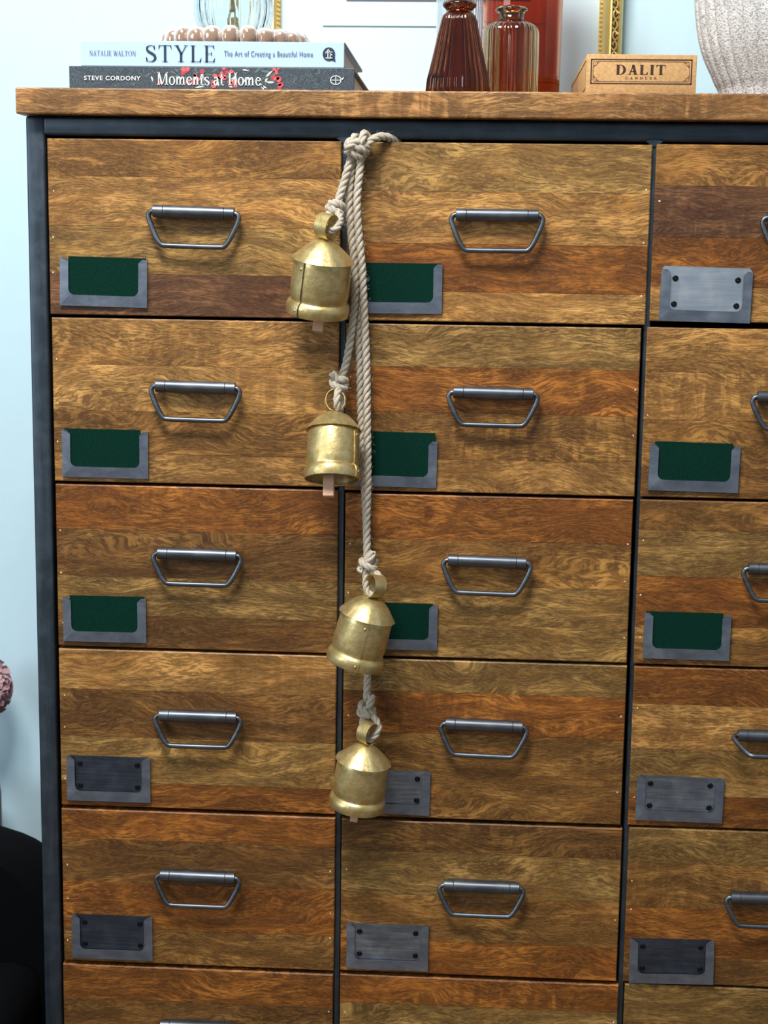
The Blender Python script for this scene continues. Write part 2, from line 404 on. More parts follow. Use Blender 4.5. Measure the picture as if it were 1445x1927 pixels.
def part(mb, name, mat, parent=None, origin=None, smooth=None):
    """origin in world space; parents sit unrotated"""
    p = parent or cab
    o = mb.build(name, mat, p, None, smooth)
    po = WORLD.get(p.name, CABO)
    o.location = Vector(origin or (0, 0, 0))-po; WORLD[o.name] = Vector(origin or (0, 0, 0))
    return o
WORLD = {cab.name: CABO}
DEPTH = .375
FY = .003                                        # front of the steel frame, just behind the drawer fronts
# wooden top
tl = at(28, 164, -.012); bl = at(30, 214, -.012)
ZT, ZB = tl.z, bl.z
XPL = at(49, 300, FY).x                          # outer face of left post
XR = RECT[2, 0][1]+.006
XPR = XR+.019
f = MB(); f.bbox(-(XPR+.012-tl.x)/2, (XPR+.012-tl.x)/2, -(DEPTH+.012)/2, (DEPTH+.012)/2, -(ZT-ZB)/2, (ZT-ZB)/2, .0016, 2)
o = part(f, 'wooden_top', 'wood', None, ((tl.x+XPR+.012)/2, (DEPTH-.012)/2, (ZT+ZB)/2))
o['tone'] = [*lin((168, 128, 82))]; o['seed'] = 3.37; o['knot'] = [9., 0., 0.]; o['knot_radius'] = [1., 1., 1.]; o['figure'] = 1.0; o['label'] = 'thick mango wood top board'
# steel frame: posts, rails, dividers
ZRT = at(400, 221, FY).z; ZRB = at(400, 258, FY).z
def bar(name, x0, x1, y0, y1, z0, z1, mat='frame', r=.0028):
    f = MB(); cx, cy, cz = (x0+x1)/2, (y0+y1)/2, (z0+z1)/2
    f.bbox(x0-cx, x1-cx, y0-cy, y1-cy, z0-cz, z1-cz, r, 3)
    return part(f, name, mat, None, (cx, cy, cz), 50)
PW = .0185
for x in (XPL, XPR-PW):
    for y in (FY, DEPTH-.02):
        bar('post', x, x+PW, y, y+PW, 0, ZRT)
for y in (FY, DEPTH-.02):
    bar('top_rail', XPL+PW*.9, XPR-PW*.9, y+.0003, y+PW, ZRB, ZRT-.0004, 'rail')
ZBR = RECT[0, 6][2]-.004
for y in (FY, DEPTH-.02): bar('bottom_rail', XPL+PW*.9, XPR-PW*.9, y, y+PW, ZBR-.02, ZBR, 'rail')
for x in (XPL, XPR-PW):
    bar('side_rail', x, x+PW, FY+PW*.9, DEPTH-.02+.002, ZRB, ZRT-.0006); bar('side_rail', x, x+PW, FY+PW*.9, DEPTH-.02+.002, ZBR-.02, ZBR)
def skew_bar(xt, xb, wid, zt, zb, y0, y1):
    f = MB(); cx, cz = (xt+xb)/2, (zt+zb)/2
    for n, (ya, yb) in enumerate([(y0, y1)]):
        c = .001
        v = []
        for (x, z) in ((xt-cx, zt-cz), (xb-cx, zb-cz)):
            v += [(x-wid/2, yb, z), (x-wid/2, ya+c, z), (x-wid/2+c, ya, z), (x+wid/2-c, ya, z), (x+wid/2, ya+c, z), (x+wid/2, yb, z)]
        f.add(v, [(i, i+1, i+7, i+6) for i in range(5)]+[(5, 0, 6, 11), (0, 1, 2, 3, 4, 5), (6, 7, 8, 9, 10, 11)])
    return part(f, 'divider', 'frame', None, (cx, 0, cz))
for c in (0, 1):
    xt = (RECT[c, 0][1]+RECT[c+1, 0][0])/2; xb = (RECT[c, 5][1]+RECT[c+1, 5][0])/2
    skew_bar(xt, xb, .0062, ZRB+.001, ZBR, FY+.001, FY+.012)
    # weld where the divider meets the rail
    f = MB(); N = 14
    prof = [(-.008, .0002), (-.005, -.0016), (-.0042, -.004), (.0042, -.004), (.005, -.0016), (.008, .0002), (.004, .0016), (-.004, .0018)]
    f.prism(prof, -.0008, .004); part(f, 'weld', 'frame', None, (xt, FY, ZRB))
# carcass
f = MB(); f.box(-.001, .001, -.165, .165, -(ZRB-ZBR)/2, (ZRB-ZBR)/2)
for x in (XPL+.006, XPR-.006): part(f, 'side_panel', 'dark', None, (x, .19, (ZRB+ZBR)/2))
f = MB(); f.box(-(XPR-XPL)/2+.012, (XPR-XPL)/2-.012, -.002, .002, -(ZRB-ZBR)/2, (ZRB-ZBR)/2); part(f, 'back_panel', 'dark', None, ((XPL+XPR)/2, DEPTH-.012, (ZRB+ZBR)/2))
f = MB(); f.box(-(XPR-XPL)/2+.012, (XPR-XPL)/2-.012, -.165, .165, -.002, .002); part(f, 'bottom_panel', 'dark', None, ((XPL+XPR)/2, .19, ZBR-.003))

# handles: tube left/right x, tube centre y at left/right, loop bottom y, loop left/right, tilt of the loop
HND = {(0, 0): (288, 441, 397, 402, 463), (1, 0): (858, 1013, 404, 406, 471), (0, 1): (293, 443, 726, 731, 790), (1, 1): (853, 1003, 738, 742, 800),
       (0, 2): (297, 445, 1041, 1046, 1100), (1, 2): (843, 990, 1054, 1060, 1117), (0, 3): (300, 445, 1346, 1351, 1405), (1, 3): (838, 983, 1362, 1369, 1423),
       (0, 4): (302, 442, 1647, 1653, 1706), (1, 4): (835, 977, 1666, 1672, 1724), (0, 5): (302, 440, 1930, 1936, 1987), (1, 5): (832, 972, 1952, 1958, 2008),
       (2, 0): (1444, 1598, 410, 412, 474), (2, 1): (1425, 1573, 747, 750, 808), (2, 2): (1408, 1553, 1070, 1074, 1131), (2, 3): (1388, 1530, 1384, 1389, 1412),
       (2, 4): (1375, 1514, 1689, 1695, 1745), (2, 5): (1368, 1506, 1975, 1980, 2030)}
def handle(drawer, wp, r, c):
    if (c, r) in HND:
        a, b, ya, yb, lo = HND[c, r]
        A, B = at(a, ya, -.0075), at(b, yb, -.0075); C = at((a+b)/2, lo, -.012)
    else:
        x0, x1, z0, z1 = RECT[c, r]; cx = x0+.145; A = Vector((cx-.038, -.0075, z1-.07)); B = Vector((cx+.038, -.0075, z1-.071)); C = Vector((cx, -.012, z1-.102))
    mid = (A+B)/2; half = (B-A).length/2; L = mid.z-C.z; tilt = R(6)
    if (c, r) == (2, 3): L = .0315; tilt = R(70)
    ang = math.atan2(B.z-A.z, B.x-A.x)
    rot = Matrix.Rotation(-ang, 4, 'Y')
    f = MB(); h = half
    for (x0, x1, rr) in ((-h, -h*.748, .00575), (-h*.745, h*.745, .0058), (h*.748, h, .00575)):
        prof = [(0, x0), (rr-.0003, x0), (rr, x0+.0003), (rr, x1-.0003), (rr-.0003, x1), (0, x1)]
        vs0 = len(f.v); f.lathe(prof, 20)
        f.v[vs0:] = [(z, x, y) for x, y, z in f.v[vs0:]]
    f.box(-h*.9, h*.9, .002, .0072, -.0045, .0045)     # hinge leaf that holds the tube on the front
    f.v = [tuple(rot @ Vector(v)) for v in f.v]
    part(f, 'handle_tube', 'handle', drawer, mid, 40)
    ct, st = math.cos(tilt), math.sin(tilt)
    corner = [(-h+.004, 0), (-h-.0025, 0), (-h-.0052, -.0048), (-h+.0035, -L*.78), (-h+.0085, -L), (-h+.0125, -L-.0006), (h-.0125, -L-.0006), (h-.0085, -L), (h-.0035, -L*.78), (h+.0052, -.0048), (h+.0025, 0), (h-.004, 0)]
    P = [rot @ Vector((x, z*st, z*ct)) for x, z in corner]
    # smooth the corners by subdividing twice (Chaikin)
    for _ in range(2):
        Q = [P[0]]
        for i in range(len(P)-1): Q += [P[i]*.78+P[i+1]*.22, P[i]*.22+P[i+1]*.78]
        P = Q+[P[-1]]
    f = MB(); f.tube(P, .0025, 12); part(f, 'handle_loop', 'handle', drawer, mid, 60)

# label holders: outer left, right, top, bottom in pixels; card left, right, top or None; roll in degrees
HOLD = {(0, 0): (113, 277, 487, 577, (128, 274, 482), 'steel'), (1, 0): (672, 832, 497, 590, (688, 831, 494), 'steel'), (2, 0): (1242, 1414, 509, 606, None, 'plate_bright'),
        (0, 1): (117, 279, 811, 899, (121, 264, 806), 'steel'), (1, 1): (664, 822, 829, 916, (676, 819, 811), 'steel'), (2, 1): (1221, 1391, 838, 925, (1232, 1380, 831), 'steel'),
        (0, 2): (119, 275, 1125, 1208, (131, 272, 1119), 'steel'), (1, 2): (666, 823, 1137, 1222, (678, 815, 1132), 'steel'), (2, 2): (1211, 1374, 1155, 1241, (1213, 1361, 1149), 'steel'),
        (0, 3): (126, 283, 1425, 1508, None, 'plate_dark'), (1, 3): (653, 809, 1450, 1531, None, 'plate'), (2, 3): (1197, 1361, 1463, 1546, None, 'plate'),
        (0, 4): (136, 287, 1724, 1805, None, 'plate_dark'), (1, 4): (652, 806, 1741, 1825, None, 'plate'), (2, 4): (1184, 1343, 1769, 1851, None, 'plate_dark')}
ROWN = ['top', 'second', 'third', 'fourth', 'fifth', 'sixth', 'seventh']
def label_holder(drawer, r, c):
    card = None; mat = 'plate'
    if (c, r) in HOLD:
        a, b, t_, bo, card, mat = HOLD[c, r]
        y = (t_+bo)/2; x0, x1 = at(a, y, -.002).x, at(b, y, -.002).x; z1, z0 = at((a+b)/2, t_, -.002).z, at((a+b)/2, bo, -.002).z
    else:
        q = RECT[c, r]; x0, x1, z0, z1 = q[0]+.012, q[0]+.094, q[2]+.014, q[2]+.058
    cx, cz = (x0+x1)/2, (z0+z1)/2; w2, h2 = (x1-x0)/2, (z1-z0)/2
    rnd = random.Random(c*31+r*7); ang = rnd.uniform(-.012, .012)+.006
    if (c, r) == (2, 4): ang = -.02
    rot = Matrix.Rotation(ang, 4, 'Y')
    o3 = Vector((cx, 0, cz))
    aw, bh, cr = .0084, .0105, .006
    # plate
    f = MB(); e = .0012; up = -.002 if card else (.0004 if c != 2 or r != 0 else .003)
    f.prism([(-w2+e, -h2+e), (w2-e, -h2+e), (w2-e, h2+up-.002), (w2-e-.002, h2+up), (-w2+e+.002, h2+up), (-w2+e, h2+up-.002)], -.0012, -.0002)
    f.v = [tuple(rot @ Vector(v)) for v in f.v]
    part(f, 'label_plate', mat if card is None else 'steel', drawer, o3)
    # U-shaped frame, raised along its inner edge and sloping to the outer edge
    outer = [(-w2, h2), (-w2, -h2), (w2, -h2), (w2, h2)]
    iw, ib = w2-aw, -h2+bh
    arcL = [(-iw+cr-cr*math.cos(t), ib+cr-cr*math.sin(t)) for t in [k*math.pi/2/6 for k in range(7)]]
    inner = [(-iw, h2-.0035), *arcL, *[(-x, z) for x, z in arcL[::-1]], (iw, h2-.0035)]
    inner = [(-iw-.0035, h2)]+inner+[(iw+.0035, h2)]
    # outer path with as many points as the inner one
    na = len(arcL); left = [(-w2, h2), (-w2, h2-.0035)]
    for k in range(na):
        t = k/(na-1)
        left.append((-w2, (ib+cr)+(-h2-(ib+cr))*t*2) if t <= .5 else (-w2+(-iw+cr+w2)*(t-.5)*2, -h2))
    out = left+[(-x, z) for x, z in left[::-1]]
    k = len(inner); f = MB()
    hi, lo = -.0036, -.0028
    v = [(x, lo, z) for x, z in out]+[(x, hi, z) for x, z in inner]+[(x, hi+.0009, z) for x, z in inner]+[(x, -.0002, z) for x, z in out]
    fs = []
    for i in range(k-1):
        for a_, b_ in ((0, 1), (1, 2), (3, 0)): fs.append((a_*k+i, a_*k+i+1, b_*k+i+1, b_*k+i))
    for i in (0, k-1): fs.append((i, k+i, 2*k+i, 3*k+i))
    f.add(v, fs); f.v = [tuple(rot @ Vector(v)) for v in f.v]
    part(f, 'label_frame', 'steel', drawer, o3)
    if card is None:
        for sx in (-1, 1):
            for sz in (-1, 1):
                f = MB(); f.lathe([(.0010, .0004), (.0012, 0), (.0020, .0004), (.0023, .0011), (.0023, 0)][::-1] if False else [(.0004, .0006), (.0012, .0006), (.0015, .0011), (.0025, .0009), (.0029, 0)], 14)
                f.v = [(x, -z, y) for x, y, z in f.v]
                p = rot @ Vector((sx*(w2*.685), -.0012, h2*.16+sz*h2*.50))
                part(f, 'screw', 'screw', drawer, o3+p, 40)
    else:
        a, b, t_ = card
        p0, p1 = at(a, t_, -.002), at(b, t_, -.002)
        xa, xb = max(p0.x, cx-w2+.0015), min(p1.x, cx+w2-.0004)
        hw = (xb-xa)/2; top = p0.z-cz; f = MB()
        tz = top-.0007*rnd.random()
        f.prism([(-hw, -h2+.004), (hw, -h2+.004), (hw, tz), (-hw, tz)], -.0006, 0)
        co = f.build('label_card', 'card', None, ((xa+xb)/2, -.0016, cz), None, (0, ang, 0))
        side = ['left column', 'middle column', 'right column'][c]
        tag(co, f'dark green card in the label holder of the {ROWN[r]} drawer, {side}', 'card', 'green cards in the label holders')

for r in range(7):
    for c in range(3):
        x0, x1, z0, z1 = RECT[c, r]; cx, cz = (x0+x1)/2, (z0+z1)/2
        f = MB(); f.box(-(x1-x0)/2+.0015, (x1-x0)/2-.0015, .012, .32, -(z1-z0)/2+.0015, (z1-z0)/2-.0015)
        d = part(f, 'drawer', 'inner', None, (cx, 0, cz))
        rnd = random.Random(r*10+c)
        sp = [0, *SPLIT.get((c, r), (.25, .5, .77)), 1]; tn = TONE.get((c, r), 'MLRM')
        for k in range(4):
            zt, zb = z1-(z1-z0)*sp[k], z1-(z1-z0)*sp[k+1]
            hx, hz = (x1-x0)/2, (zt-zb)/2
            bt, bb = (.0011 if k == 0 else .00012), (.0009 if k == 3 else .00012); bx = .0009
            yo = rnd.uniform(0, .00025)
            f = MB()
            fr = [(-hx+bx, -hz+bb), (hx-bx, -hz+bb), (hx-bx, hz-bt), (-hx+bx, hz-bt)]
            ou = [(-hx, -hz), (hx, -hz), (hx, hz), (-hx, hz)]
            f.add([(x, yo, z) for x, z in fr]+[(x, yo+.0009, z) for x, z in ou]+[(x, .014, z) for x, z in ou],
                  [(0, 1, 2, 3)]+[(i, i+4, (i+1) % 4+4, (i+1) % 4) for i in range(4)]+[(i+4, i+8, (i+1) % 4+8, (i+1) % 4+4) for i in range(4)]+[(11, 10, 9, 8)])
            p = part(f, 'plank', 'wood', d, (cx, 0, (zt+zb)/2))
            base = lin(TONES[tn[k]]); j = rnd.uniform(.9, 1.1)
            p['tone'] = [v*j for v in base]; p['seed'] = rnd.uniform(0, 40)
            p['knot'] = [9., 0., 0.]; p['knot_radius'] = [1., 1., 1.]
            for (kx, ky, ra, rb_) in KNOTS:
                kp = at(kx, ky, 0)
                if x0 < kp.x < x1 and zb < kp.z < zt:
                    p['knot'] = [kp.x-cx, 0., kp.z-(zt+zb)/2]; p['knot_radius'] = [1990./ra, 1., 1990./rb_]
            p['figure'] = FIG.get((c, r, k), rnd.choice([0, 0, .25]))
        # filled nail holes along the two ends
        f = MB()
        for sx in (-1, 1):
            for q in (.3, .56, .82):
                if rnd.random() < .25: continue
                x = sx*((x1-x0)/2-.0035-rnd.random()*.002); z = (z1-z0)*(.5-q)+rnd.uniform(-.012, .012)
                f.prism([(x+rnd.uniform(.0004, .0011)*math.cos(a), z+rnd.uniform(.0005, .0014)*math.sin(a)) for a in [k*math.pi/3 for k in range(6)]], -.0001, .001)
        part(f, 'nail_filler', 'filler', d, (cx, 0, cz))
        handle(d, cab, r, c)
        label_holder(d, r, c)
tag(cab, 'wide mango wood drawer chest in a blackened steel frame, hung with bells', 'cabinet')

# ------------------------------------------------------------------ jute rope with bells
ROPE_R = .0037
def rope_mesh(f, path, rad=ROPE_R, pitch=.021, phase=0., sides=8):
    P = path; N = len(P)
    T = [(P[min(i+1, N-1)]-P[max(i-1, 0)]).normalized() for i in range(N)]
    u = T[0].orthogonal().normalized(); L = 0; F = []
    for i in range(N):
        u = (u-T[i]*u.dot(T[i])).normalized(); F.append((u.copy(), T[i].cross(u), L))
        if i < N-1: L += (P[i+1]-P[i]).length
    for k in range(3):
        pts = []; rr = []
        for i in range(N):
            a = phase+2*math.pi*(k/3+F[i][2]/pitch)
            pts.append(P[i]+(F[i][0]*math.cos(a)+F[i][1]*math.sin(a))*rad*.50); rr.append(rad*.56)
        f.tube(pts, rr, sides, True, False, True)
def pxp(l): return [at(x, y, Y) for x, y, Y in l]
rope = empty('jute_rope', at(673, 278, -.012)); RO = rope.location.copy()
def rpart(f, name):
    o = f.build(name, 'rope', rope, None, 70); o.location = -RO; return o
FUZZ = []
def strand(name, l, phase=0., rad=ROPE_R, step=.0014):
    p = catmull(pxp(l), step) if not isinstance(l[0], Vector) else catmull(l, step)
    f = MB(); rope_mesh(f, p, rad, .021, phase); FUZZ.append((p, rad)); return rpart(f, name)
strand('rope_strand', [(664, 286, -.012), (656, 312, -.014), (648, 340, -.015), (640, 366, -.018), (633, 390, -.022)], .3)
strand('rope_strand', [(668, 286, -.012), (661, 320, -.010), (657, 380, -.009), (661, 440, -.009), (667, 500, -.010), (668, 560, -.012), (662, 620, -.012), (652, 680, -.013), (644, 705, -.015), (638, 722, -.018)], 1.2)
strand('rope_strand', [(680, 286, -.013), (677, 320, -.014), (672, 380, -.016), (675, 440, -.016), (681, 500, -.016), (684, 560, -.015), (687, 620, -.014), (690, 700, -.014), (691, 800, -.014), (692, 900, -.016), (690, 980, -.018), (691, 1040, -.024), (692, 1060, -.030)], 2.1)
strand('rope_strand', [(674, 286, -.008), (669, 320, -.006), (665, 380, -.0055), (668, 440, -.0055), (672, 500, -.0055), (674, 560, -.0055), (675, 620, -.0055), (677, 700, -.0055), (680, 800, -.0055), (685, 900, -.0055), (689, 980, -.005), (690, 1040, -.005), (691, 1140, -.0045), (692, 1240, -.0045), (691, 1285, -.008), (690, 1320, -.016), (690, 1338, -.022)], .8)
def coil(name, centre, rx, ry, dz, turns, tilt, rad=ROPE_R*.95, a0=0., roll=0.):
    """rope wound round a bundle: an overhand knot pulled tight"""
    pts = []; n = int(turns*28)
    Mx = Matrix.Rotation(roll, 3, 'Y') @ Matrix.Rotation(tilt, 3, 'X')
    for i in range(n+1):
        t = i/n; a = a0+2*math.pi*turns*t
        s = 1-.12*abs(2*t-1)
        pts.append(centre+Mx @ Vector((rx*s*math.cos(a), ry*s*math.sin(a), dz*(.5-t)+.0012*math.sin(a*1.5))))
    f = MB(); rope_mesh(f, pts, rad, .021, 0); FUZZ.append((pts, rad)); return rpart(f, name)
# main knot at the top
kc = at(672, 277, -.014)
coil('knot', kc, .0094, .0085, .0105, 2.15, R(14), ROPE_R, R(-40), R(24))
coil('knot', kc+Vector((-.0015, -.002, -.0015)), .0085, .0095, .004, 1.0, R(-18), ROPE_R*.95, R(150), R(-30))
strand('knot_loop', [(668, 282, -.016), (666, 266, -.018), (668, 257, -.012), (672, 268, -.006)], .5)
strand('knot_loop', [(680, 284, -.018), (681, 264, -.021), (686, 251, -.016), (692, 262, -.010), (690, 280, -.008)], 1.5)
strand('rope_tail', [(680, 282, -.012), (690, 272, -.016), (700, 263, -.014), (714, 257, -.009), (728, 258, -.003), (742, 264, .006), (752, 272, .016)], 2.)
KN = [((631, 393), -.022, R(10), (-14, 0)), ((638, 722), -.018, R(0), None), ((692, 1064), -.030, R(10), None), ((690, 1336), -.022, R(12), None)]
for i, ((x, y), Y, rl, _) in enumerate(KN):
    c = at(x, y, Y)
    coil('knot', c, .0066, .0066, .0092, 1.7, R(10 if i % 2 else -8), ROPE_R*.98, R(200+70*i), rl)
# frayed ends standing out of the knots
strand('rope_end', [(640, 722, -.020), (633, 712, -.022), (624, 702, -.024)], .2)
strand('rope_end', [(692, 1060, -.033), (698, 1050, -.035), (701, 1038, -.034)], .2)
strand('rope_end', [(690, 1336, -.025), (697, 1322, -.027), (700, 1308, -.026)], .2)
strand('rope_end', [(630, 392, -.025), (624, 388, -.027), (622, 382, -.026)], .2)
# loops through the bell rings
strand('bell_loop', [(629, 396, -.024), (613, 408, -.031), (605, 422, -.038), (615, 432, -.0466), (628, 433, -.051), (637, 424, -.047), (640, 410, -.036), (634, 396, -.027)], .4, ROPE_R*.9)
strand('bell_loop', [(637, 728, -.022), (634, 748, -.033), (634, 763, -.034), (638, 771, -.026), (644, 762, -.016), (645, 745, -.014), (640, 728, -.016)], .4, ROPE_R*.9)
strand('bell_loop', [(688, 1068, -.032), (688, 1090, -.034), (690, 1112, -.036), (702, 1120, -.038), (714, 1112, -.040), (722, 1098, -.040), (714, 1084, -.036), (700, 1074, -.032)], .4, ROPE_R*.9)
strand('bell_loop', [(686, 1342, -.024), (682, 1362, -.028), (684, 1382, -.031), (694, 1392, -.034), (706, 1384, -.034), (712, 1368, -.032), (706, 1352, -.028), (696, 1342, -.024)], .4, ROPE_R*.9)
# loose fibres
f = MB(); rnd = random.Random(5)
for p, rad in FUZZ:
    L = sum((p[i+1]-p[i]).length for i in range(len(p)-1))
    for _ in range(int(L*2300)):
        i = rnd.randrange(len(p)-1); tdir = (p[i+1]-p[i]).normalized()
        o_ = Vector((rnd.gauss(0, 1), rnd.gauss(0, 1), rnd.gauss(0, 1))); o_ = (o_-tdir*o_.dot(tdir)).normalized()
        a = p[i]+o_*rad*.8; le = rnd.uniform(.0012, .0045)
        b = a+(o_*rnd.uniform(.3, 1)+tdir*rnd.uniform(-1, 1)).normalized()*le
        c_ = b+(o_*.3+tdir*rnd.uniform(-1, 1)+Vector((rnd.gauss(0, .5), rnd.gauss(0, .5), rnd.gauss(0, .5)))).normalized()*le*.7
        s = o_.cross(tdir).normalized()*.00006; s2 = o_*.00006
        f.add([a+s, a-s, b+s2, b-s2, c_], [(0, 1, 3, 2), (2, 3, 4)])
fz = rpart(f, 'loose_fibres'); fz['kind'] = 'stuff'
tag(rope, 'knotted beige jute rope hanging from the drawer gap with four bells', 'rope')

def bell(px, py, Y, roll, pitch, spin, ring_az, clap, label, size=1., cone=True, dome_h=.0185, split=False):
    e = empty('bell', at(px, py, Y)); e.rotation_mode = 'XYZ'
    e.rotation_euler = (Matrix.Rotation(roll, 3, 'Y') @ Matrix.Rotation(pitch, 3, 'X')).to_euler('XYZ'); e.scale = (size,)*3
    rnd = random.Random(int(px)); ph = [rnd.uniform(0, 6.28) for _ in range(6)]
    def wob(a, z): return 1+.010*math.sin(2*a+ph[0])+.006*math.sin(3*a+ph[1]+z*60)+.004*math.sin(5*a+ph[2]+z*120)
    def flute(a, z): return 1+.012*math.sin(2*a+ph[0])+.009*math.sin(13*a+ph[3])*(1 if z < dome_h*.6 else 0)+.006*math.sin(29*a+ph[4])*(1 if z < dome_h*.3 else 0)
    f = MB(); h = dome_h
    f.lathe([(.0002, h), (.005, h*.985)]+([(.0095, h*.86), (.0145, h*.66), (.0195, h*.42), (.024, h*.19)] if cone else [(.010, h*.92), (.0155, h*.76), (.0205, h*.50), (.0245, h*.22)])+[(.0278, .0002), (.0285, -.0008), (.0278, -.0012), (.024, .001), (.018, h*.4), (.0002, h*.9)], 72, flute)
    f.build('dome', 'brass', e, None, 30)
    f = MB()
    f.lathe([(.0245, .0015), (.0259, -.0006), (.0263, -.006), (.0266, -.018), (.0267, -.030), (.0263, -.0355), (.0256, -.0374), (.0258, -.0384), (.0274, -.0396), (.0286, -.0416), (.0290, -.0445), (.0288, -.0485), (.0280, -.0512), (.0274, -.0516),
             (.0266, -.0508), (.0272, -.0470), (.0250, -.040), (.0258, -.02), (.025, 0)], 72, wob)
    f.build('body', 'brass', e, None, 38)
    # riveted overlap of the sheet
    f = MB(); a0 = spin-R(7); a1 = spin+R(7)
    prof = [(.0259, -.0012), (.0268, -.0014), (.02695, -.006), (.02725, -.018), (.02735, -.030), (.0270, -.0355), (.0263, -.0374), (.0265, -.0384), (.0281, -.0396), (.0292, -.0416), (.0296, -.0445), (.0294, -.0485), (.0286, -.0512), (.0272, -.0515)]
    f.lathe(prof, 6, wob, a0, a1)
    k = 7; n = len(prof)     # side walls of the lap
    b = len(f.v); f.v += [tuple(Vector((v[0]*.965, v[1]*.965, v[2]))) for v in f.v]
    for i in range(n-1):
        f.f.append((i*k, (i+1)*k, b+(i+1)*k, b+i*k)); f.f.append((i*k+k-1, b+i*k+k-1, b+(i+1)*k+k-1, (i+1)*k+k-1))
    f.build('seam', 'brass', e, None, 38)
    if split:
        f = MB(); f.lathe([(r_+.0003, z_) for r_, z_ in prof], 2, wob, spin+R(6.2), spin+R(7.6))
        f.build('slit_shade', 'dark', e, None, 38)  # dark strip laid on the metal as the shade inside the slit
    for z in (-.0075, -.0455):
        rr = .0272 if z > -.02 else .0295
        f = MB(); f.lathe([(.0001, .0009), (.0008, .0008), (.0013, .0003), (.0015, -.0006)], 12)
        q = Vector((0, 0, 1)).rotation_difference(Vector((math.cos(spin), math.sin(spin), 0)))
        o = f.build('rivet', 'brass', e, (rr*wob(spin, z)*math.cos(spin), rr*wob(spin, z)*math.sin(spin), z), 50); o.rotation_euler = q.to_euler()
    # strip ring on top
    f = MB(); rr = .0110; n = 40; wd = .0066; th = .0008
    for i in range(n):
        t = -math.pi/2+R(14)+(2*math.pi-R(28))*i/(n-1)
        for (q, s) in ((rr, -1), (rr, 1), (rr-th, 1), (rr-th, -1)):
            f.v.append((q*math.cos(t)*.92, s*wd, q*math.sin(t)*1.08))
    for i in range(n-1):
        for j in range(4): f.f.append((i*4+j, i*4+(j+1) % 4, i*4+4+(j+1) % 4, i*4+4+j))
    f.f += [(0, 1, 2, 3), (n*4-4, n*4-3, n*4-2, n*4-1)]
    f.build('ring', 'brass', e, (0, 0, h+rr*1.0), 40, (0, 0, ring_az))
    if clap:
        w_, z_, dx = clap; f = MB(); f.bbox(-w_/2, w_/2, -w_/2, w_/2, -.012, .012, .0006, 1)
        f.build('clapper', 'clapper', e, (dx, -.004, z_))['label'] = 'pale square wooden clapper'
    return tag(e, label, 'bell', 'gold bells on the jute rope')
FRONT = -math.pi/2
bell(608, 487, -.041, R(7), R(11), FRONT-R(38), R(58), (.0098, -.0535, .003), 'hammered gold bell with a dark split seam, topmost on the rope', 1.02, split=True)
bell(628, 809, -.032, R(-1), R(-21), FRONT+R(66), R(12), (.0108, -.058, -.003), 'gold bell showing its open mouth, second from the top', .94, False)
bell(691, 1157, -.040, R(14), R(1), FRONT+R(4), R(-52), None, 'gold bell leaning sideways with a riveted front seam, third from the top', .98, False)
bell(684, 1430, -.034, R(8), R(3), FRONT+R(150), R(52), (.0080, -.0535, 0), 'smooth gold bell with a bright lip, lowest on the rope', .96)
# ------------------------------------------------------------------ lettering (own serif alphabet, cap height 1)
def ring_(cx, cy, rx, ry, tx, ty, a0=0, a1=360, n=28):
    P = []
    for i in range(n):
        q = []
        for k in (i, i+1):
            a = R(a0+(a1-a0)*k/n); q.append((a, ))
        (a,), (b,) = q
        P.append([(cx+rx*math.cos(a), cy+ry*math.sin(a)), (cx+rx*math.cos(b), cy+ry*math.sin(b)), (cx+(rx-tx)*math.cos(b), cy+(ry-ty)*math.sin(b)), (cx+(rx-tx)*math.cos(a), cy+(ry-ty)*math.sin(a))])
    return P
def rc(x0, x1, y0, y1): return [[(x0, y0), (x1, y0), (x1, y1), (x0, y1)]]
def dg(xa, ya, xb, yb, w_): return [[(xa, ya), (xa+w_, ya), (xb+w_, yb), (xb, yb)]]
def stroke(pts, ws):
    C = catmull([(x, y, 0) for x, y in pts], .03); n = len(C); P = []; L = []
    for i in range(n):
        d = (C[min(i+1, n-1)]-C[max(i-1, 0)]).normalized(); nn = Vector((-d.y, d.x, 0)); t = i/(n-1)*(len(ws)-1); k = min(int(t), len(ws)-2); w_ = ws[k]+(ws[k+1]-ws[k])*(t-k)
        L.append(((C[i]+nn*w_/2)[:2], (C[i]-nn*w_/2)[:2]))
    for i in range(n-1): P.append([L[i][0], L[i+1][0], L[i+1][1], L[i][1]])
    return P
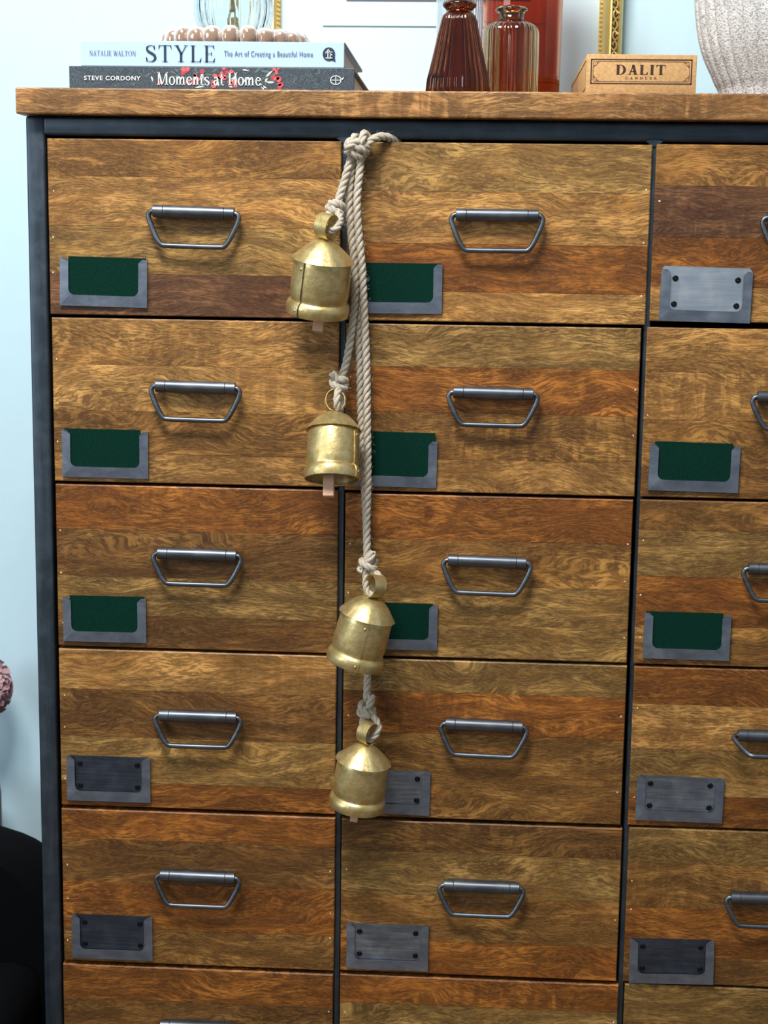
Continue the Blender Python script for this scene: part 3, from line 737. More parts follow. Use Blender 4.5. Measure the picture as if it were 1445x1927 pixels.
def glyphs(b, h):      # b thick stroke, h hairline; returns name -> (polys, advance)
    sf = lambda x, y, w_: rc(x-w_, x+w_, y if y < .5 else y-h, y+h if y < .5 else y)
    G = {}
    def S(sx, sy):
        return [[(x*sx, y*sy) for x, y in p] for p in stroke([(.50, .74), (.44, .93), (.27, .98), (.10, .90), (.08, .74), (.18, .60), (.34, .50), (.48, .38), (.52, .22), (.44, .07), (.26, .01), (.08, .08), (.03, .28)], [h, h, h*1.1, b*.7, b, b*1.15, b*1.15, b*1.1, b*.7, h*1.1, h, h])]
    G['S'] = (S(1, 1)+[[(.50, .72), (.50, .98), (.50-h, .98), (.50-2*h, .80)], [(.03, .28), (.03, .02), (.03+h, .02), (.03+2*h, .2)]], .58)
    G['T'] = (rc(.36-b/2, .36+b/2, 0, 1)+rc(.02, .70, 1-h, 1)+sf(.36, 0, .16)+[[(.02, 1), (.02+h*2, 1-h), (0, .72)], [(.70, 1), (.70-h*2, 1-h), (.72, .72)]], .74)
    G['Y'] = (dg(.07, 1, .33, .46, b*1.05)+dg(.63, 1, .36, .46, h*1.3)+rc(.37-b/2, .37+b/2, 0, .5)+sf(.37, 0, .16)+sf(.12, 1, .13)+sf(.64, 1, .11), .76)
    G['L'] = (rc(.14-b/2, .14+b/2, 0, 1)+sf(.14, 1, .14)+rc(0, .56, 0, h)+[[(.56, 0), (.56-h*2.4, h), (.60, .30)]], .62)
    G['E'] = (rc(.14-b/2, .14+b/2, 0, 1)+rc(0, .56, 0, h)+rc(0, .54, 1-h, 1)+rc(.14, .42, .5-h/2, .5+h/2)+[[(.56, 0), (.56-h*2.4, h), (.60, .30)], [(.54, 1), (.54-h*2.4, 1-h), (.56, .74)]]+rc(.42-h, .42, .38, .62), .62)
    G['D'] = (rc(.14-b/2, .14+b/2, 0, 1)+rc(0, .34, 0, h)+rc(0, .34, 1-h, 1)+ring_(.32, .5, .40, .5, b, h, -90, 90), .76)
    G['A'] = (dg(.06, 0, .33, 1, h*1.4)+dg(.54-b/2, 0, .34-b*.4, 1, b)+rc(.16, .56, .30, .30+h)+sf(.09, 0, .11)+sf(.54, 0, .15), .72)
    G['I'] = (rc(.14-b/2, .14+b/2, 0, 1)+sf(.14, 0, .14)+sf(.14, 1, .14), .30)
    G['N'] = (rc(.11-h*.6, .11+h*.6, 0, 1)+rc(.64-h*.6, .64+h*.6, 0, 1)+dg(.06, 1, .60-b*.5, 0, b)+sf(.11, 0, .12)+sf(.64, 1, .12)+sf(.06, 1, .07), .78)
    G['W'] = (dg(.06, 1, .26, 0, b)+dg(.45, 1, .29, 0, h*1.3)+dg(.42, 1, .62, 0, b)+dg(.88, 1, .66, 0, h*1.3)+sf(.1, 1, .12)+sf(.46, 1, .12)+sf(.88, 1, .1), .98)
    G['O'] = (ring_(.42, .5, .41, .51, b, h), .86)
    G['C'] = (ring_(.42, .5, .41, .51, b, h, 45, 315)+[[(.70, .98), (.74, .70), (.71, .70), (.66, .84)], [(.70, .02), (.74, .26), (.71, .26), (.66, .16)]], .78)
    G['M'] = (rc(.12-h*.6, .12+h*.6, 0, 1)+dg(.08, 1, .42-b*.5, .02, b)+dg(.76, 1, .42, .02, h*1.2)+rc(.80-b/2, .80+b/2, 0, 1)+sf(.12, 0, .11)+sf(.80, 0, .14)+sf(.08, 1, .08)+sf(.83, 1, .11), .96)
    G['H'] = (rc(.15-b/2, .15+b/2, 0, 1)+rc(.63-b/2, .63+b/2, 0, 1)+rc(.15, .63, .5-h/2, .5+h/2)+sf(.15, 0, .13)+sf(.63, 0, .13)+sf(.15, 1, .13)+sf(.63, 1, .13), .78)
    X = .64; lb = b*.9
    G['o'] = (ring_(.27, X/2, .26, X/2+.01, lb, h), .54)
    arch = lambda x: ring_(x+.15, X-.24, .16, .25, lb, h*1.3, 0, 170, 14)+rc(x+.31-lb, x+.31, 0, X-.23)+sf(x+.31-lb/2, 0, .10)
    G['n'] = (rc(.12-lb/2, .12+lb/2, 0, X)+sf(.12, 0, .10)+[[(.12, X), (.12, X-h), (.02, X-h*1.6)]]+arch(.14), .56)
    G['m'] = (rc(.12-lb/2, .12+lb/2, 0, X)+sf(.12, 0, .10)+[[(.12, X), (.12, X-h), (.02, X-h*1.6)]]+arch(.14)+arch(.43), .86)
    G['e'] = (ring_(.26, X/2, .25, X/2+.01, lb, h, 8, 330)+rc(.04, .50, X*.55, X*.55+h), .52)
    G['t'] = (rc(.14-lb/2, .14+lb/2, .06, .84)+rc(.01, .32, X-h, X)+ring_(.24, .12, .14, .13, lb*.8, h, 180, 320, 10), .36)
    G['s'] = ([[(x*.72, y*X) for x, y in p] for p in G['S'][0]], .42)
    G['a'] = (ring_(.20, .19, .19, .20, lb, h, 60, 300, 16)+rc(.36-lb/2, .36+lb/2, .05, X-.18)+ring_(.23, X-.18, .17, .19, lb, h, 0, 160, 12)+ring_(.44, .08, .08, .09, h*1.5, h, 180, 330, 8)+rc(.24, .36, .36, .36+h)+rc(.24, .36, .02, .02+h), .52)
    G[' '] = ([], .26)
    return G
def serif(text, b, h, track=.08):
    G = glyphs(b, h); x = 0; P = []
    for ch in text:
        polys, adv = G[ch]
        P += [[(px+x, py) for px, py in p] for p in polys]; x += adv+track
    return P, x-track
def sans(text, bold=0., space=1.0):
    cu = bpy.data.curves.new('t', 'FONT'); cu.body = text; cu.offset = bold; cu.space_character = space; cu.resolution_u = 4
    o = bpy.data.objects.new('t', cu); COL.objects.link(o)
    bpy.context.view_layer.update()
    me = bpy.data.meshes.new_from_object(o)
    P = [[tuple(me.vertices[i].co[:2]) for i in p.vertices] for p in me.polygons]
    bpy.data.objects.remove(o); bpy.data.curves.remove(cu); bpy.data.meshes.remove(me)
    return P
def fit(P, x0, x1, z0, z1):
    xs = [p[0] for q in P for p in q]; ys = [p[1] for q in P for p in q]
    a, b, c, d = min(xs), max(xs), min(ys), max(ys)
    return [[(x0+(x-a)/(b-a)*(x1-x0), z0+(y-c)/(d-c)*(z1-z0)) for x, y in q] for q in P]
def disc(cx, cz, rx, rz, n=14, rot=0.):
    c, s = math.cos(rot), math.sin(rot)
    return [(cx+rx*math.cos(a)*c-rz*math.sin(a)*s, cz+rx*math.cos(a)*s+rz*math.sin(a)*c) for a in [2*math.pi*k/n for k in range(n)]]
def leaf(cx, cz, L, w_, rot):
    c, s = math.cos(rot), math.sin(rot); q = [(-L/2, 0), (-L*.2, w_*.45), (L*.1, w_*.5), (L/2, 0), (L*.1, -w_*.3), (-L*.2, -w_*.4)]
    return [(cx+x*c-y*s, cz+x*s+y*c) for x, y in q]

# ------------------------------------------------------------------ things on the top board
def book(name, px0, px1, pyt, pyb_z, Y, depth, cover, label, thick=None):
    A = at(px0, pyt, Y); B = at(px1, pyt, Y)
    e = empty(name, ((A.x+B.x)/2, Y+depth/2, pyb_z)); w2 = (B.x-A.x)/2; T = thick
    f = MB(); t = .0026; d2 = depth/2
    f.bbox(-w2, w2, -d2, d2, 0, t, .0006, 1); f.bbox(-w2, w2, -d2, d2, T-t, T, .0006, 1); f.bbox(-w2, w2, -d2-.0006, -d2+t, 0, T, .0006, 2)
    f.build('cover', cover, e)
    f = MB(); f.box(-w2+.004, w2-.004, -d2+t, d2-.005, t, T-t); f.build('page_block', 'paper', e)
    return e, A.x-(A.x+B.x)/2
def printed(e, Y, origin, polys_px, name, mat, lift=.0008):
    """flat print on a front face: polygons given in the face's own x, z"""
    f = MB(); f.flat(polys_px, lambda x, z: (x, Y-lift, z)); return f.build(name, mat, e)
Yb = .028
LT = .0245; UT = .0252
zlow = ZT; topz = at(400, 126, Yb).z; LT = topz-ZT
UT = at(400, 78, Yb).z-topz
e, _ = book('book', 130, 667, 126, zlow, Yb, .225, 'spine', '', LT)
tag(e, 'lower book, dark slate spine printed with berries and leaves', 'book', 'stacked home books')
W = lambda px, py, e_, Y=Yb: (at(px, py, Y).x-e_.location.x, at(px, py, Y).z-e_.location.z)
fy = -.1125-.0006
def span(e_, x0, x1, yb, yt, P):
    a = W(x0, yb, e_); b = W(x1, yt, e_); return fit(P, a[0], b[0], a[1], b[1])
rnd = random.Random(11)
bz = lambda px, py: W(px, py, e)
S_ = 1/1960
def clipz(polys, lo, hi): return [[(x, min(max(z, lo), hi)) for x, z in p] for p in polys]
ber = []; berd = []; lv = []; lvp = []
for (bx_, by_, n_) in ((352, 133, 4), (372, 148, 3), (384, 130, 1), (404, 158, 2), (421, 148, 6), (428, 132, 4), (436, 158, 4), (412, 138, 2), (524, 132, 3), (520, 146, 6), (524, 160, 4), (298, 160, 1), (360, 156, 2)):
    for _ in range(n_):
        x, z = bz(bx_+rnd.uniform(-8, 8), by_+rnd.uniform(-5, 5)); (ber if rnd.random() < .62 else berd).append(disc(x, z, rnd.uniform(3, 5)*S_, rnd.uniform(3, 5)*S_, 10))
for _ in range(60):
    q = rnd.choice([(330, 40), (400, 50), (450, 30), (500, 22), (385, 30)])
    x, z = bz(rnd.gauss(q[0], q[1]*.5), rnd.uniform(130, 164)); (lv if rnd.random() < .7 else lvp).append(leaf(x, z, rnd.uniform(9, 22)*S_, rnd.uniform(2.5, 5)*S_, rnd.uniform(0, 6.28)))
for _ in range(26):
    x, z = bz(rnd.uniform(140, 280) if rnd.random() < .5 else rnd.uniform(545, 655), rnd.uniform(130, 164)); lv.append(leaf(x, z, rnd.uniform(14, 26)*S_, .9*S_, rnd.uniform(-.9, -.3)))
M['leaf_dim'] = simple('leaf_print_dim', (92, 110, 112), .55)
for nm, P, mt, li in (('leaf_print', lv, 'leaf_dim', .0002), ('pale_leaf_print', lvp, 'leaf_pale', .0003), ('berry_print', berd, 'berry_dark', .0004), ('berry_print', ber, 'berry', .0005)):
    printed(e, fy, None, clipz(P, .0006, LT-.0006), nm, mt, li)
printed(e, fy, None, span(e, 159, 265, 151, 143.5, sans('STEVE CORDONY', .012, 1.15)), 'spine_author', 'white_ink')
P, _w = serif('Moments at Home', .13, .05, .03); printed(e, fy, None, span(e, 296, 492, 160, 137, P), 'spine_title', 'white_ink')
x, z = bz(632, 151); k = S_
logo = ring_(x, z, 10.5*k, 8.5*k, 1.4*k, 1.4*k)+rc(x-10*k, x+10*k, z-.6*k, z+.6*k)+rc(x-.6*k, x+.6*k, z-8*k, z+8*k)+[leaf(x+13*k, z+3*k, 6*k, 3*k, .9)]
printed(e, fy, None, logo, 'spine_emblem', 'white_ink')
# upper book
e, _ = book('book', 152, 648, 78, topz, Yb, .225, 'blue', '', UT)
tag(e, 'upper book, pale blue spine with large navy serif title', 'book', 'stacked home books')
f = MB(); a = W(648, 78, e)[0]; f.box(-a, a+.0004, -.1085, .1128, UT-.0022, UT+.0002); f.build('back_board', 'cover_black', e)
f = MB(); f.box(-a+.001, a, -.110, .1126, -.0002, .0012); f.build('lower_board', 'cover_black', e)
P, _w = serif('STYLE', .125, .034, .12); printed(e, fy, None, span(e, 275, 405, 116.5, 86, P), 'spine_title', 'navy')
P, _w = serif('NATALIE WALTON', .12, .05, .06); printed(e, fy, None, span(e, 169, 256, 104.5, 96, P), 'spine_author', 'slate')
printed(e, fy, None, span(e, 422, 589, 109.5, 97, sans('The Art of Creating a Beautiful Home', .004, 1.12)), 'spine_subtitle', 'slate')
x, z = W(619, 102, e)
printed(e, fy, None, [disc(x, z, 11.5*k, 12*k, 28), [(x+3*k, z-10*k), (x+11*k, z-5*k), (x+12.5*k, z-13.5*k)]], 'spine_emblem', 'navy')
em = rc(x-6*k, x+7*k, z-8*k, z-6.6*k)+rc(x-2.5*k, x-1*k, z-7*k, z+3*k)+rc(x+2*k, x+3.4*k, z-7*k, z+4*k)+rc(x+2*k, x+7*k, z+3*k, z+4.2*k)+rc(x+2*k, x+6.4*k, z-2*k, z-.8*k)+dg(x-7*k, z+1*k, x-1*k, z+9*k, 1.4*k)+dg(x+3*k, z+1*k, x-2*k, z+9*k, 1.4*k)+rc(x-6*k, x+2.5*k, z+3*k, z+4.2*k)
printed(e, fy, None, em, 'spine_emblem_figure', 'white_ink', .0011)

# beaded dish and ribbed glass globe on the books
UZ = topz+UT
c = at(443, 60, .145); dish = empty('beaded_dish', (c.x, .145, UZ)); DR = .0660
f = MB(); f.lathe([(.0005, .0015), (.055, .0015), (.060, .003), (.060, .0055), (.054, .004), (.0005, .004)], 48); f.build('plate', 'bead', dish, None, 40)
bm_ = MB(); n = 20; vs = []; fs = []
for i in range(9):
    for j in range(n):
        p = -math.pi/2+math.pi*i/8; a = 2*math.pi*j/n
        sg = lambda v, e_: math.copysign(abs(v)**e_, v)
        vs.append((.0112*sg(math.cos(p), .8)*sg(math.cos(a), .8), .0094*sg(math.cos(p), .8)*sg(math.sin(a), .75), .0112+.0112*sg(math.sin(p), .75)))
for i in range(8):
    for j in range(n): fs.append((i*n+j, i*n+(j+1) % n, (i+1)*n+(j+1) % n, (i+1)*n+j))
bm_.add(vs, fs); b0 = bm_.build('bead', 'bead', dish, None, 60)
NB = 24
for i in range(NB):
    a = 2*math.pi*(i+.3)/NB; o = b0 if i == 0 else b0.copy()
    if i: COL.objects.link(o); o.parent = dish
    o.location = (DR*math.cos(a), DR*math.sin(a), 0); o.rotation_euler = (0, 0, a); o.scale = (1, .95+.1*((i*7) % 3)/2, .96+.06*((i*5) % 4)/3)
tag(dish, 'silvered dish with a thick beaded rim on top of the books', 'dish')
c = at(440, 10, .145); gl = empty('glass_globe_vase', (c.x, .145, UZ+.0042))
gr = .0400; gzc = c.z-(UZ+.0042)
prof = []
zb = 0.0006
for i in range(26):
    t = -math.pi/2+.42+(math.pi-.42-.5)*i/25
    prof.append((gr*math.cos(t), gzc+gr*math.sin(t)))
z0 = prof[0][1]; prof = [(.0005, zb), (prof[0][0]*.9, zb)]+[(r_, zb+.0015+(z_-z0)*(gzc+gr-zb)/(gzc+gr-z0)) for r_, z_ in prof]
tz = prof[-1][1]; prof += [(.020, tz+.012), (.022, tz+.03), (.025, tz+.034)]
inn = [(max(r_-.0022, .0004), z_+.001) for r_, z_ in prof[::-1]]
inn[-2] = (inn[-2][0], zb+.003); inn[-1] = (.0004, zb+.003)
rib = lambda a, z: 1+.022*math.cos(26*a)
f = MB(); f.lathe(prof+inn, 156, rib); f.build('body', 'clear', gl, None, 60)
f = MB()
rnd = random.Random(4)
for i in range(7):
    a = rnd.uniform(0, 6.28); p = catmull([(.010*math.cos(a), .010*math.sin(a), .006), (.004*math.cos(a+1), .004*math.sin(a+1), .04), (.008*math.cos(a+2), .008*math.sin(a+2), tz+.03), (.03*math.cos(a), .03*math.sin(a), tz+.12)], .006)
    s = MB(); s.tube(p, .0007, 6); s.build('dried_stem', 'stem', gl, None, 60)
tag(gl, 'round ribbed clear glass vase with dry stems standing in the beaded dish', 'vase')

def vessel(name, px, Y, prof, mat, label, cat, ribs=0, amp=0., wall=.0022, n=None, group=None):
    c = at(px, 120, Y); e = empty(name, (c.x, Y, ZT))
    inn = [(max(r_-wall, .0004), z_) for r_, z_ in prof[::-1]]; inn = [q for q in inn if q[1] > .004]+[(max(prof[1][0]-wall, .001), .0045), (.0004, .0045)]
    fn = (lambda a, z: 1+amp*math.cos(ribs*a)*(1 if callable(amp) is False else 1)) if ribs else None
    nn = n or (ribs*8 if ribs else 64)
    f = MB(); f.lathe(prof, nn, fn); f.build('body', mat, e, None, 50) if False else None
    f = MB(); f.lathe(prof+inn, nn, fn); f.build('body', mat, e, None, 55)
    return tag(e, label, cat, group)
# cone shaped amber bottle
def PXL(px, py, Y): return at(px, py, Y).z-ZT
Y1 = .062; s1 = (at(921, 120, Y1)-at(803, 120, Y1)).x/118
def zz(py, Y): return max(.0006, at(862, py, Y).z-ZT)
prof = [(.0005, .0006), (57*s1, .0006), (60*s1, .003)]
for py, r_ in ((150, 57), (110, 48), (70, 39.5), (40, 33), (31, 30.5), (27, 27), (24, 24)): prof.append((r_*s1, zz(py, Y1)))
c = at(862, 120, Y1); e = empty('cone_bottle', (c.x, Y1, ZT))
rb = lambda a, z: 1+(.028*math.cos(28*a) if z < zz(26, Y1) else 0)
inn = [(r_-.0024, max(z_, .004)) for r_, z_ in prof[:1:-1]]+[(.0005, .004)]
f = MB(); f.lathe(prof+[(23*s1, zz(22, Y1)), (22.5*s1, zz(16, Y1)), (17*s1, zz(16, Y1))]+inn[1:], 224, rb); f.build('body', 'amber', e, None, 55)
f = MB(); za, zb_ = zz(21, Y1), zz(2, Y1)
f.lathe([(17*s1, za), (23*s1, za), (27*s1, zz(17, Y1)), (31*s1, zz(13, Y1)), (32*s1, zz(9, Y1)), (30*s1, zz(5, Y1)), (24*s1, zb_), (17*s1, zb_), (17*s1, za)], 48); f.build('lip', 'amber', e, None, 55)
tag(e, 'dark amber cone-shaped ribbed glass bottle at the front', 'bottle', 'glass bottles on the top board')
# topaz bottle
Y2 = .105; s2 = (at(1012, 120, Y2)-at(908, 120, Y2)).x/104
zq = lambda py: max(.0006, at(960, py, Y2).z-ZT)
prof = [(.0005, .0006), (49*s2, .0006), (52*s2, .003)]+[(r_*s2, zq(py)) for py, r_ in ((140, 52), (100, 52), (62, 51.5), (54, 49), (48, 44), (43, 36), (40, 28), (37, 24))]
inn = [(r_-.0024, max(z_, .004)) for r_, z_ in prof[:1:-1]]+[(.0005, .004)]
rb = lambda a, z: 1+(.022*math.cos(24*a) if z < zq(43) else 0)
e = empty('shoulder_bottle', (at(960, 120, Y2).x, Y2, ZT))
f = MB(); f.lathe(prof+[(23.5*s2, zq(26)), (18*s2, zq(26))]+inn[1:], 192, rb); f.build('body', 'smoke', e, None, 55)
f = MB(); f.lathe([(18*s2, zq(26)), (24*s2, zq(26)), (29*s2, zq(23)), (31*s2, zq(19)), (29*s2, zq(15)), (24*s2, zq(13)), (18*s2, zq(13)), (18*s2, zq(26))], 48); f.build('lip', 'smoke', e, None, 55)
tag(e, 'smoky topaz ribbed bottle with round shoulders and flared lip', 'bottle', 'glass bottles on the top board')
# tall red amber vase behind
Y3 = .215; s3 = (at(1055, 120, Y3)-at(907, 120, Y3)).x/148
prof = [(.0005, .0006), (68*s3, .0006), (72*s3, .004), (73*s3, .02), (75*s3, .12), (77*s3, .2), (78*s3, .25)]
vessel('cylinder_vase', 981, Y3, prof, 'red', 'tall smooth red amber glass cylinder behind the bottles', 'vase', wall=.004, n=64)
Y4 = .19; s4 = (at(907, 120, Y4)-at(820, 120, Y4)).x/87
prof = [(.0005, .0006), (40*s4, .0006), (42.5*s4, .003), (43.5*s4, .10), (43.5*s4, .16)]
vessel('ribbed_tumbler', 863, Y4, prof, 'clear', 'clear fine-ribbed glass tumbler behind the cone bottle', 'glass', 40, .012, .002)
# kraft candle box
Yk = .012
A = at(1104, 101, Yk); B = at(1312, 104, Yk); hk = (A.z+B.z)/2-ZT; wk = (B.x-A.x)/2; dk = .25
e = empty('candle_box', ((A.x+B.x)/2, Yk+dk/2, ZT))
f = MB(); f.bbox(-wk, wk, -dk/2, dk/2, .0002, hk, .0009, 2); f.build('carton', 'kraft', e, None, 30)
kz = lambda px, py: (at(px, py, Yk).x-e.location.x, at(px, py, Yk).z-ZT)
fyk = -dk/2-.0002
x0, zt_ = kz(1112, 110.5); x1, zb_ = kz(1301, 159.5); t = 2.2/1990
fr = rc(x0, x1, zt_-t, zt_)+rc(x0, x1, zb_, zb_+t)+rc(x0, x0+t, zb_, zt_)+rc(x1-t, x1, zb_, zt_)
g = 4.2/1990; i0, i1, j0, j1 = x0+g, x1-g, zb_+g, zt_-g; h_ = .8/1990; co = 9.5/1990
fr += rc(i0+co, i1-co, j0, j0+h_)+rc(i0+co, i1-co, j1-h_, j1)+rc(i0, i0+h_, j0+co, j1-co)+rc(i1-h_, i1, j0+co, j1-co)
for sx, X_ in ((1, i0), (-1, i1)):
    for sz, Z_ in ((1, j0), (-1, j1)):
        fr += ring_(X_+sx*co*.42, Z_+sz*co*.42, co*.42, co*.42, h_, h_, 0, 360, 18)+[disc(X_+sx*co*.42, Z_+sz*co*.42, h_, h_, 8)]
        fr += ring_(X_+sx*co*.95, Z_+sz*co*.18, co*.22, co*.2, h_, h_, 0, 360, 10)+ring_(X_+sx*co*.18, Z_+sz*co*.95, co*.2, co*.22, h_, h_, 0, 360, 10)
f = MB(); f.flat(fr, lambda x, z: (x, fyk, z)); f.build('printed_border', 'brown_ink', e)
P, _w = serif('DALIT', .20, .05, .14); a = kz(1159, 140); b = kz(1253, 122.5)
f = MB(); f.flat(fit(P, a[0], b[0], a[1], b[1]), lambda x, z: (x, fyk-.0001, z)); f.build('printed_title', 'brown_ink', e)
P, _w = serif('CANDLES', .16, .07, .62); a = kz(1176, 149); b = kz(1235, 145)
f = MB(); f.flat(fit(P, a[0], b[0], a[1], b[1]), lambda x, z: (x, fyk-.0001, z)); f.build('printed_subtitle', 'brown_ink', e)
# printed border on the left flank
f = MB()
for (ya, yb, za, zb) in ((-dk/2+.006, dk/2-.006, hk-.0058, hk-.0048), (-dk/2+.006, dk/2-.006, .0056, .0066), (-dk/2+.006, -dk/2+.007, .0056, hk-.005), (dk/2-.007, dk/2-.006, .0056, hk-.005)):
    f.add([(-wk-.0002, ya, za), (-wk-.0002, yb, za), (-wk-.0002, yb, zb), (-wk-.0002, ya, zb)], [(0, 1, 2, 3)])
f.build('side_border', 'brown_ink', e)
tag(e, 'brown kraft cardboard candle box with a printed ornamental border', 'box')
# stippled stone vase
Yv = .20; sv_ = 1/ (F_PX/ (Yv-CAM.y)*1.0); 
zv = lambda py: at(1445, py, Yv).z-ZT
ctr = at(1500, 60, Yv); lx = lambda px, py: ctr.x-at(px, py, Yv).x
pts = [(1352, 172), (1346, 160), (1338, 140), (1328, 118), (1320, 95), (1313.5, 65), (1310, 35), (1308, 5), (1308, -25)]
z0 = .0006; prof = [(.0005, z0), (lx(1362, 172), z0), (lx(1357, 172), .002)]
prof += [(lx(px, py), max(zv(py), .004)) for px, py in pts if zv(py) > .004]
pr, pz = prof[-1]
prof += [(pr*.985, pz+.03), (pr*.93, pz+.06), (pr*.82, pz+.09), (pr*.66, pz+.112), (pr*.48, pz+.125), (pr*.38, pz+.135), (pr*.40, pz+.15), (pr*.36, pz+.15), (pr*.34, pz+.13), (pr*.3, pz+.10), (.0005, pz+.09)]
e = empty('stone_vase', (ctr.x, Yv, ZT))
C3 = catmull([(r_, 0, z_) for r_, z_ in prof[2:]], .006)
f = MB(); f.lathe([prof[0], prof[1]]+[(max(.0004, v.x), v.z) for v in C3], 34*8, lambda a, z: 1-.045*(1-abs(math.cos(17*a+.4)))**2)
f.build('body', 'stone', e, None, 60)
tag(e, 'large grey stippled stone vase with vertical flutes, cut by the right edge', 'vase')

# gilt picture frame standing on the chest against the wall
Yp = .372
pl, pr_ = at(527, 50, Yp).x, at(1127, 50, Yp).x; FW = at(1172, 50, Yp).x-pr_
zbp = ZT; hp = .56; pc = (pl+pr_)/2; hw = (pr_-pl)/2
pic = empty('gilt_picture', (pc, Yp+.008, zbp))
def rail(name, x0, x1, z0, z1, y0, y1, mat='gold', r=.001):
    f = MB(); f.bbox(x0, x1, y0, y1, z0, z1, r, 2); return f.build(name, mat, pic, None, 40)
def moulding(name, horizontal, a0, a1, base, sgn):
    """a length of moulding: stepped section from the inner edge (0) to the outer edge (FW)"""
    sec = [(0, .004), (0, -.004), (FW*.10, -.006), (FW*.14, -.009), (FW*.26, -.012), (FW*.36, -.011), (FW*.40, -.008), (FW*.52, -.010), (FW*.56, -.004), (FW*.80, -.004), (FW*.84, -.010), (FW*.95, -.008), (FW, -.003), (FW, .008), (0, .008)]
    f = MB(); n = len(sec); v = []
    for e_, a in ((0, a0), (1, a1)):
        for u_, y in sec:
            t = base+sgn*u_; ex = a+(u_ if e_ else -u_)
            v.append((ex, y, t) if horizontal else (t, y, ex))
    f.add(v, [(i, (i+1) % n, (i+1) % n+n, i+n) for i in range(n)]); return f.build(name, 'gold', pic, None, 25)
z0i = FW; z1i = hp-FW
ml = [moulding('moulding', False, z0i, z1i, -hw, -1), moulding('moulding', False, z0i, z1i, hw, 1), moulding('moulding', True, -hw, hw, z0i, -1), moulding('moulding', True, -hw, hw, z1i, 1)]
# beads along the inner edge and scrolls along the groove of the upright mouldings
for k_, sx in ((0, -1), (1, 1)):
    f = MB(); z = z0i
    while z < z1i:
        x = sx*(hw+FW*.06); f.bbox(x-.0014, x+.0014, -.0078, -.004, z, z+.0042, .0009, 1); z += .0052
    f.build('bead_row', 'gold', ml[k_], None, 40)
    f = MB(); f.box(sx*hw+sx*FW*.57 if sx > 0 else -hw-FW*.79, hw+FW*.79 if sx > 0 else -hw-FW*.57, -.0046, -.0041, z0i, z1i); f.build('groove', 'gold_dark', ml[k_])
    f = MB(); z = z0i; q = 0; xc = sx*(hw+FW*.68)
    while z < z1i-.02:
        s = 1 if q % 2 else -1
        p = [Vector((xc+s*.0028*math.cos(a)*rr, -.0052, z+.007+.0055*math.sin(a)*rr)) for a, rr in [(k*.42-1.6, 1-.045*k) for k in range(13)]]
        f.tube(p, [.0011*(1-.04*k) for k in range(13)], 6); z += .0115; q += 1
        f.tube([Vector((xc-s*.0034, -.0052, z-.004)), Vector((xc, -.0056, z)), Vector((xc+s*.0034, -.0052, z+.004))], .0008, 5)
    f.build('scroll_row', 'gold', ml[k_], None, 50)
f = MB(); f.box(-hw-.004, hw+.004, .001, .004, z0i-.004, z1i+.004); f.build('mat_board', 'mat', pic)
pz_ = lambda px, py: (at(px, py, Yp+.008).x-pc, at(px, py, Yp+.008).z-zbp)
a = pz_(607, 48.5); hx_ = -a[0]
f = MB(); f.bbox(-hx_, hx_, -.0012, .0012, a[1], z1i-.06, .0003, 1); f.build('print_sheet', 'mat', pic)
b = pz_(652, 3); f = MB(); f.box(b[0], -b[0], -.0015, -.0012, b[1], z1i-.08); f.build('printed_image', 'print_dark', pic)
tag(pic, 'gilt framed print with white mat leaning behind the vases and books', 'picture')

# ------------------------------------------------------------------ beside the chest
Yc = .13
p = at(10, 1619, Yc); q = at(78, 1652, Yc)
ch = empty('tub_chair', (p.x-.25, Yc, 0)); HC = p.z
def slab(w2, z0, z1, y0, y1, rad, puff=.012):
    f = MB(); n = 10; out = [(-w2, z0), (w2, z0)]+[(w2-rad+rad*math.cos(t), z1-rad*.72+rad*.72*math.sin(t)) for t in [k*math.pi/2/n for k in range(n+1)]]+[(-w2+rad-rad*math.sin(t), z1-rad*.72+rad*.72*math.cos(t)) for t in [k*math.pi/2/n for k in range(n+1)]]
    k = len(out); cx = 0; cz = (z0+z1)/2; layers = [(y0, 1-.10), (y0+.012, 1-.03), (y0+.03, 1), (y1-.03, 1), (y1-.012, 1-.03), (y1, 1-.10)]
    v = []
    for y, s in layers: v += [(x*s if abs(s-1) < 1e-6 else x-(1-s)*.2*math.copysign(1, x), y, cz+(z-cz)*(1-(1-s)*.2)) for x, z in out]
    fs = []
    for i in range(len(layers)-1): fs += [(i*k+j, i*k+(j+1) % k, (i+1)*k+(j+1) % k, (i+1)*k+j) for j in range(k)]
    fs += [tuple(range(k)), tuple(range((len(layers)-1)*k, len(layers)*k))]
    f.add(v, fs); return f
XE = q.x+.004-ch.location.x
slab(XE+.01, .30, HC, .02, .12, .11).build('backrest', 'velvet', ch, None, 50)
f = MB(); f.bbox(-XE+.02, XE-.01, -.42, .03, .26, .42, .03, 3); f.build('seat', 'velvet', ch, None, 50)
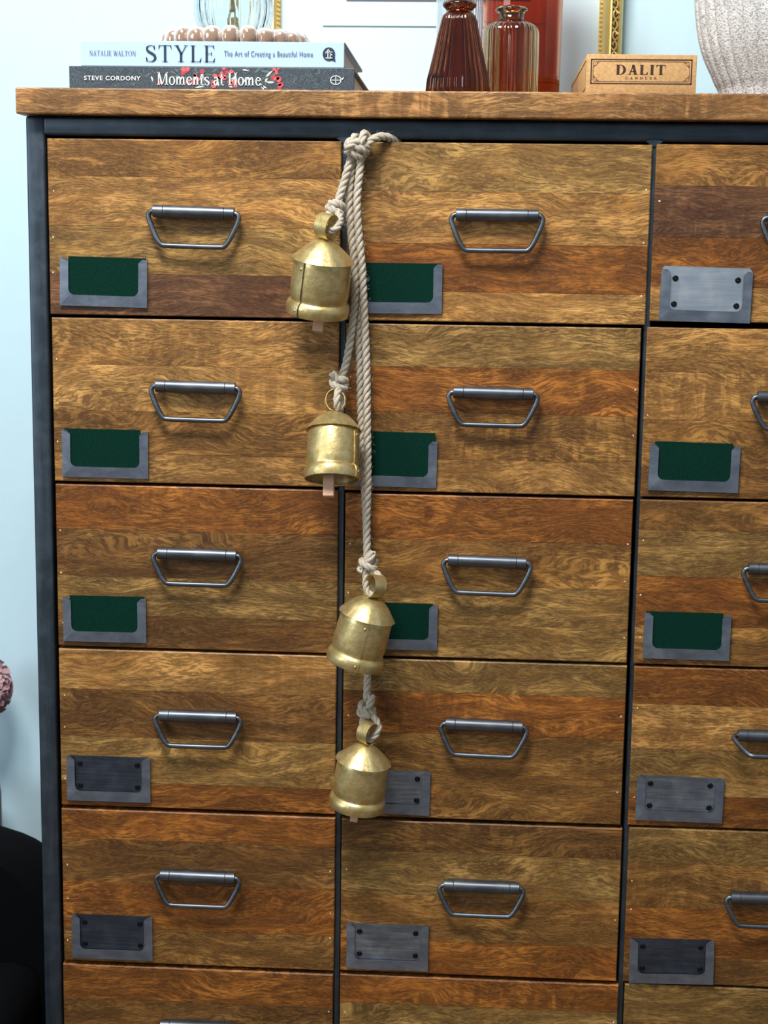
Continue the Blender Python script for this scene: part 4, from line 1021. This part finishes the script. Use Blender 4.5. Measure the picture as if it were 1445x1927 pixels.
for sx in (-1, 1):
    for y in (-.36, .06):
        f = MB(); f.tube([(sx*(XE-.07), y, .28), (sx*(XE-.05), y, 0)], [.016, .011], 10); f.build('leg', 'legwood', ch, None, 40)
tag(ch, 'black velvet chair with rounded back at the lower left edge', 'chair')
# dusty pink flower head in a tall floor vase
Yf = .335
c = at(-22, 1292, Yf); fl = empty('floor_vase', (c.x-.012, Yf, 0))
f = MB(); zt2 = at(0, 1465, Yf).z
xe = at(2, 1540, Yf).x-fl.location.x
f.lathe([(.0005, .0005), (xe*.7, .0005), (xe*.8, .01), (xe*1.0, zt2*.5), (xe, zt2-.02), (xe*.9, zt2), (xe*.8, zt2), (xe*.85, zt2-.03), (.0005, zt2-.05)], 40); f.build('body', 'pot', fl, None, 40)
tag(fl, 'tall plum vase behind the black chair, just entering the left edge', 'vase')
fh = empty('dried_hydrangea', (fl.location.x, Yf, zt2-.045))
f = MB(); top = c-fh.location; f.tube(catmull([(0, 0, 0), (0, .002, top.z*.5), (top.x, 0, top.z)], .02), .003, 8); f.build('stem', 'stem', fh, None, 50)
rnd = random.Random(8); f = MB()
rx_ = at(18, 1292, Yf).x-c.x; rz_ = abs(at(0, 1242, Yf).z-c.z)
for k_ in range(95):
    d = Vector((rnd.gauss(0, 1), rnd.gauss(0, 1), rnd.gauss(0, 1))).normalized(); pos = top+Vector((d.x*rx_*.82, d.y*.024, d.z*rz_*.92))
    q = Vector((0, 0, 1)).rotation_difference(d).to_matrix() @ Matrix.Rotation(rnd.uniform(0, 6), 3, 'Z')
    for j in range(4):
        a = j*math.pi/2; L = rnd.uniform(.009, .013)
        P_ = [(0, 0, 0), (L*.5*math.cos(a-.6), L*.5*math.sin(a-.6), .0030), (L*math.cos(a-.3), L*math.sin(a-.3), .0055), (L*math.cos(a+.3), L*math.sin(a+.3), .0055), (L*.5*math.cos(a+.6), L*.5*math.sin(a+.6), .0030)]
        f.add([pos+q @ Vector(v) for v in P_], [(0, 1, 2, 3, 4)])
o = f.build('petals', 'petal', fh, None, 60); o['kind'] = 'stuff'
tag(fh, 'dusty pink dried hydrangea head at the left edge', 'flower')
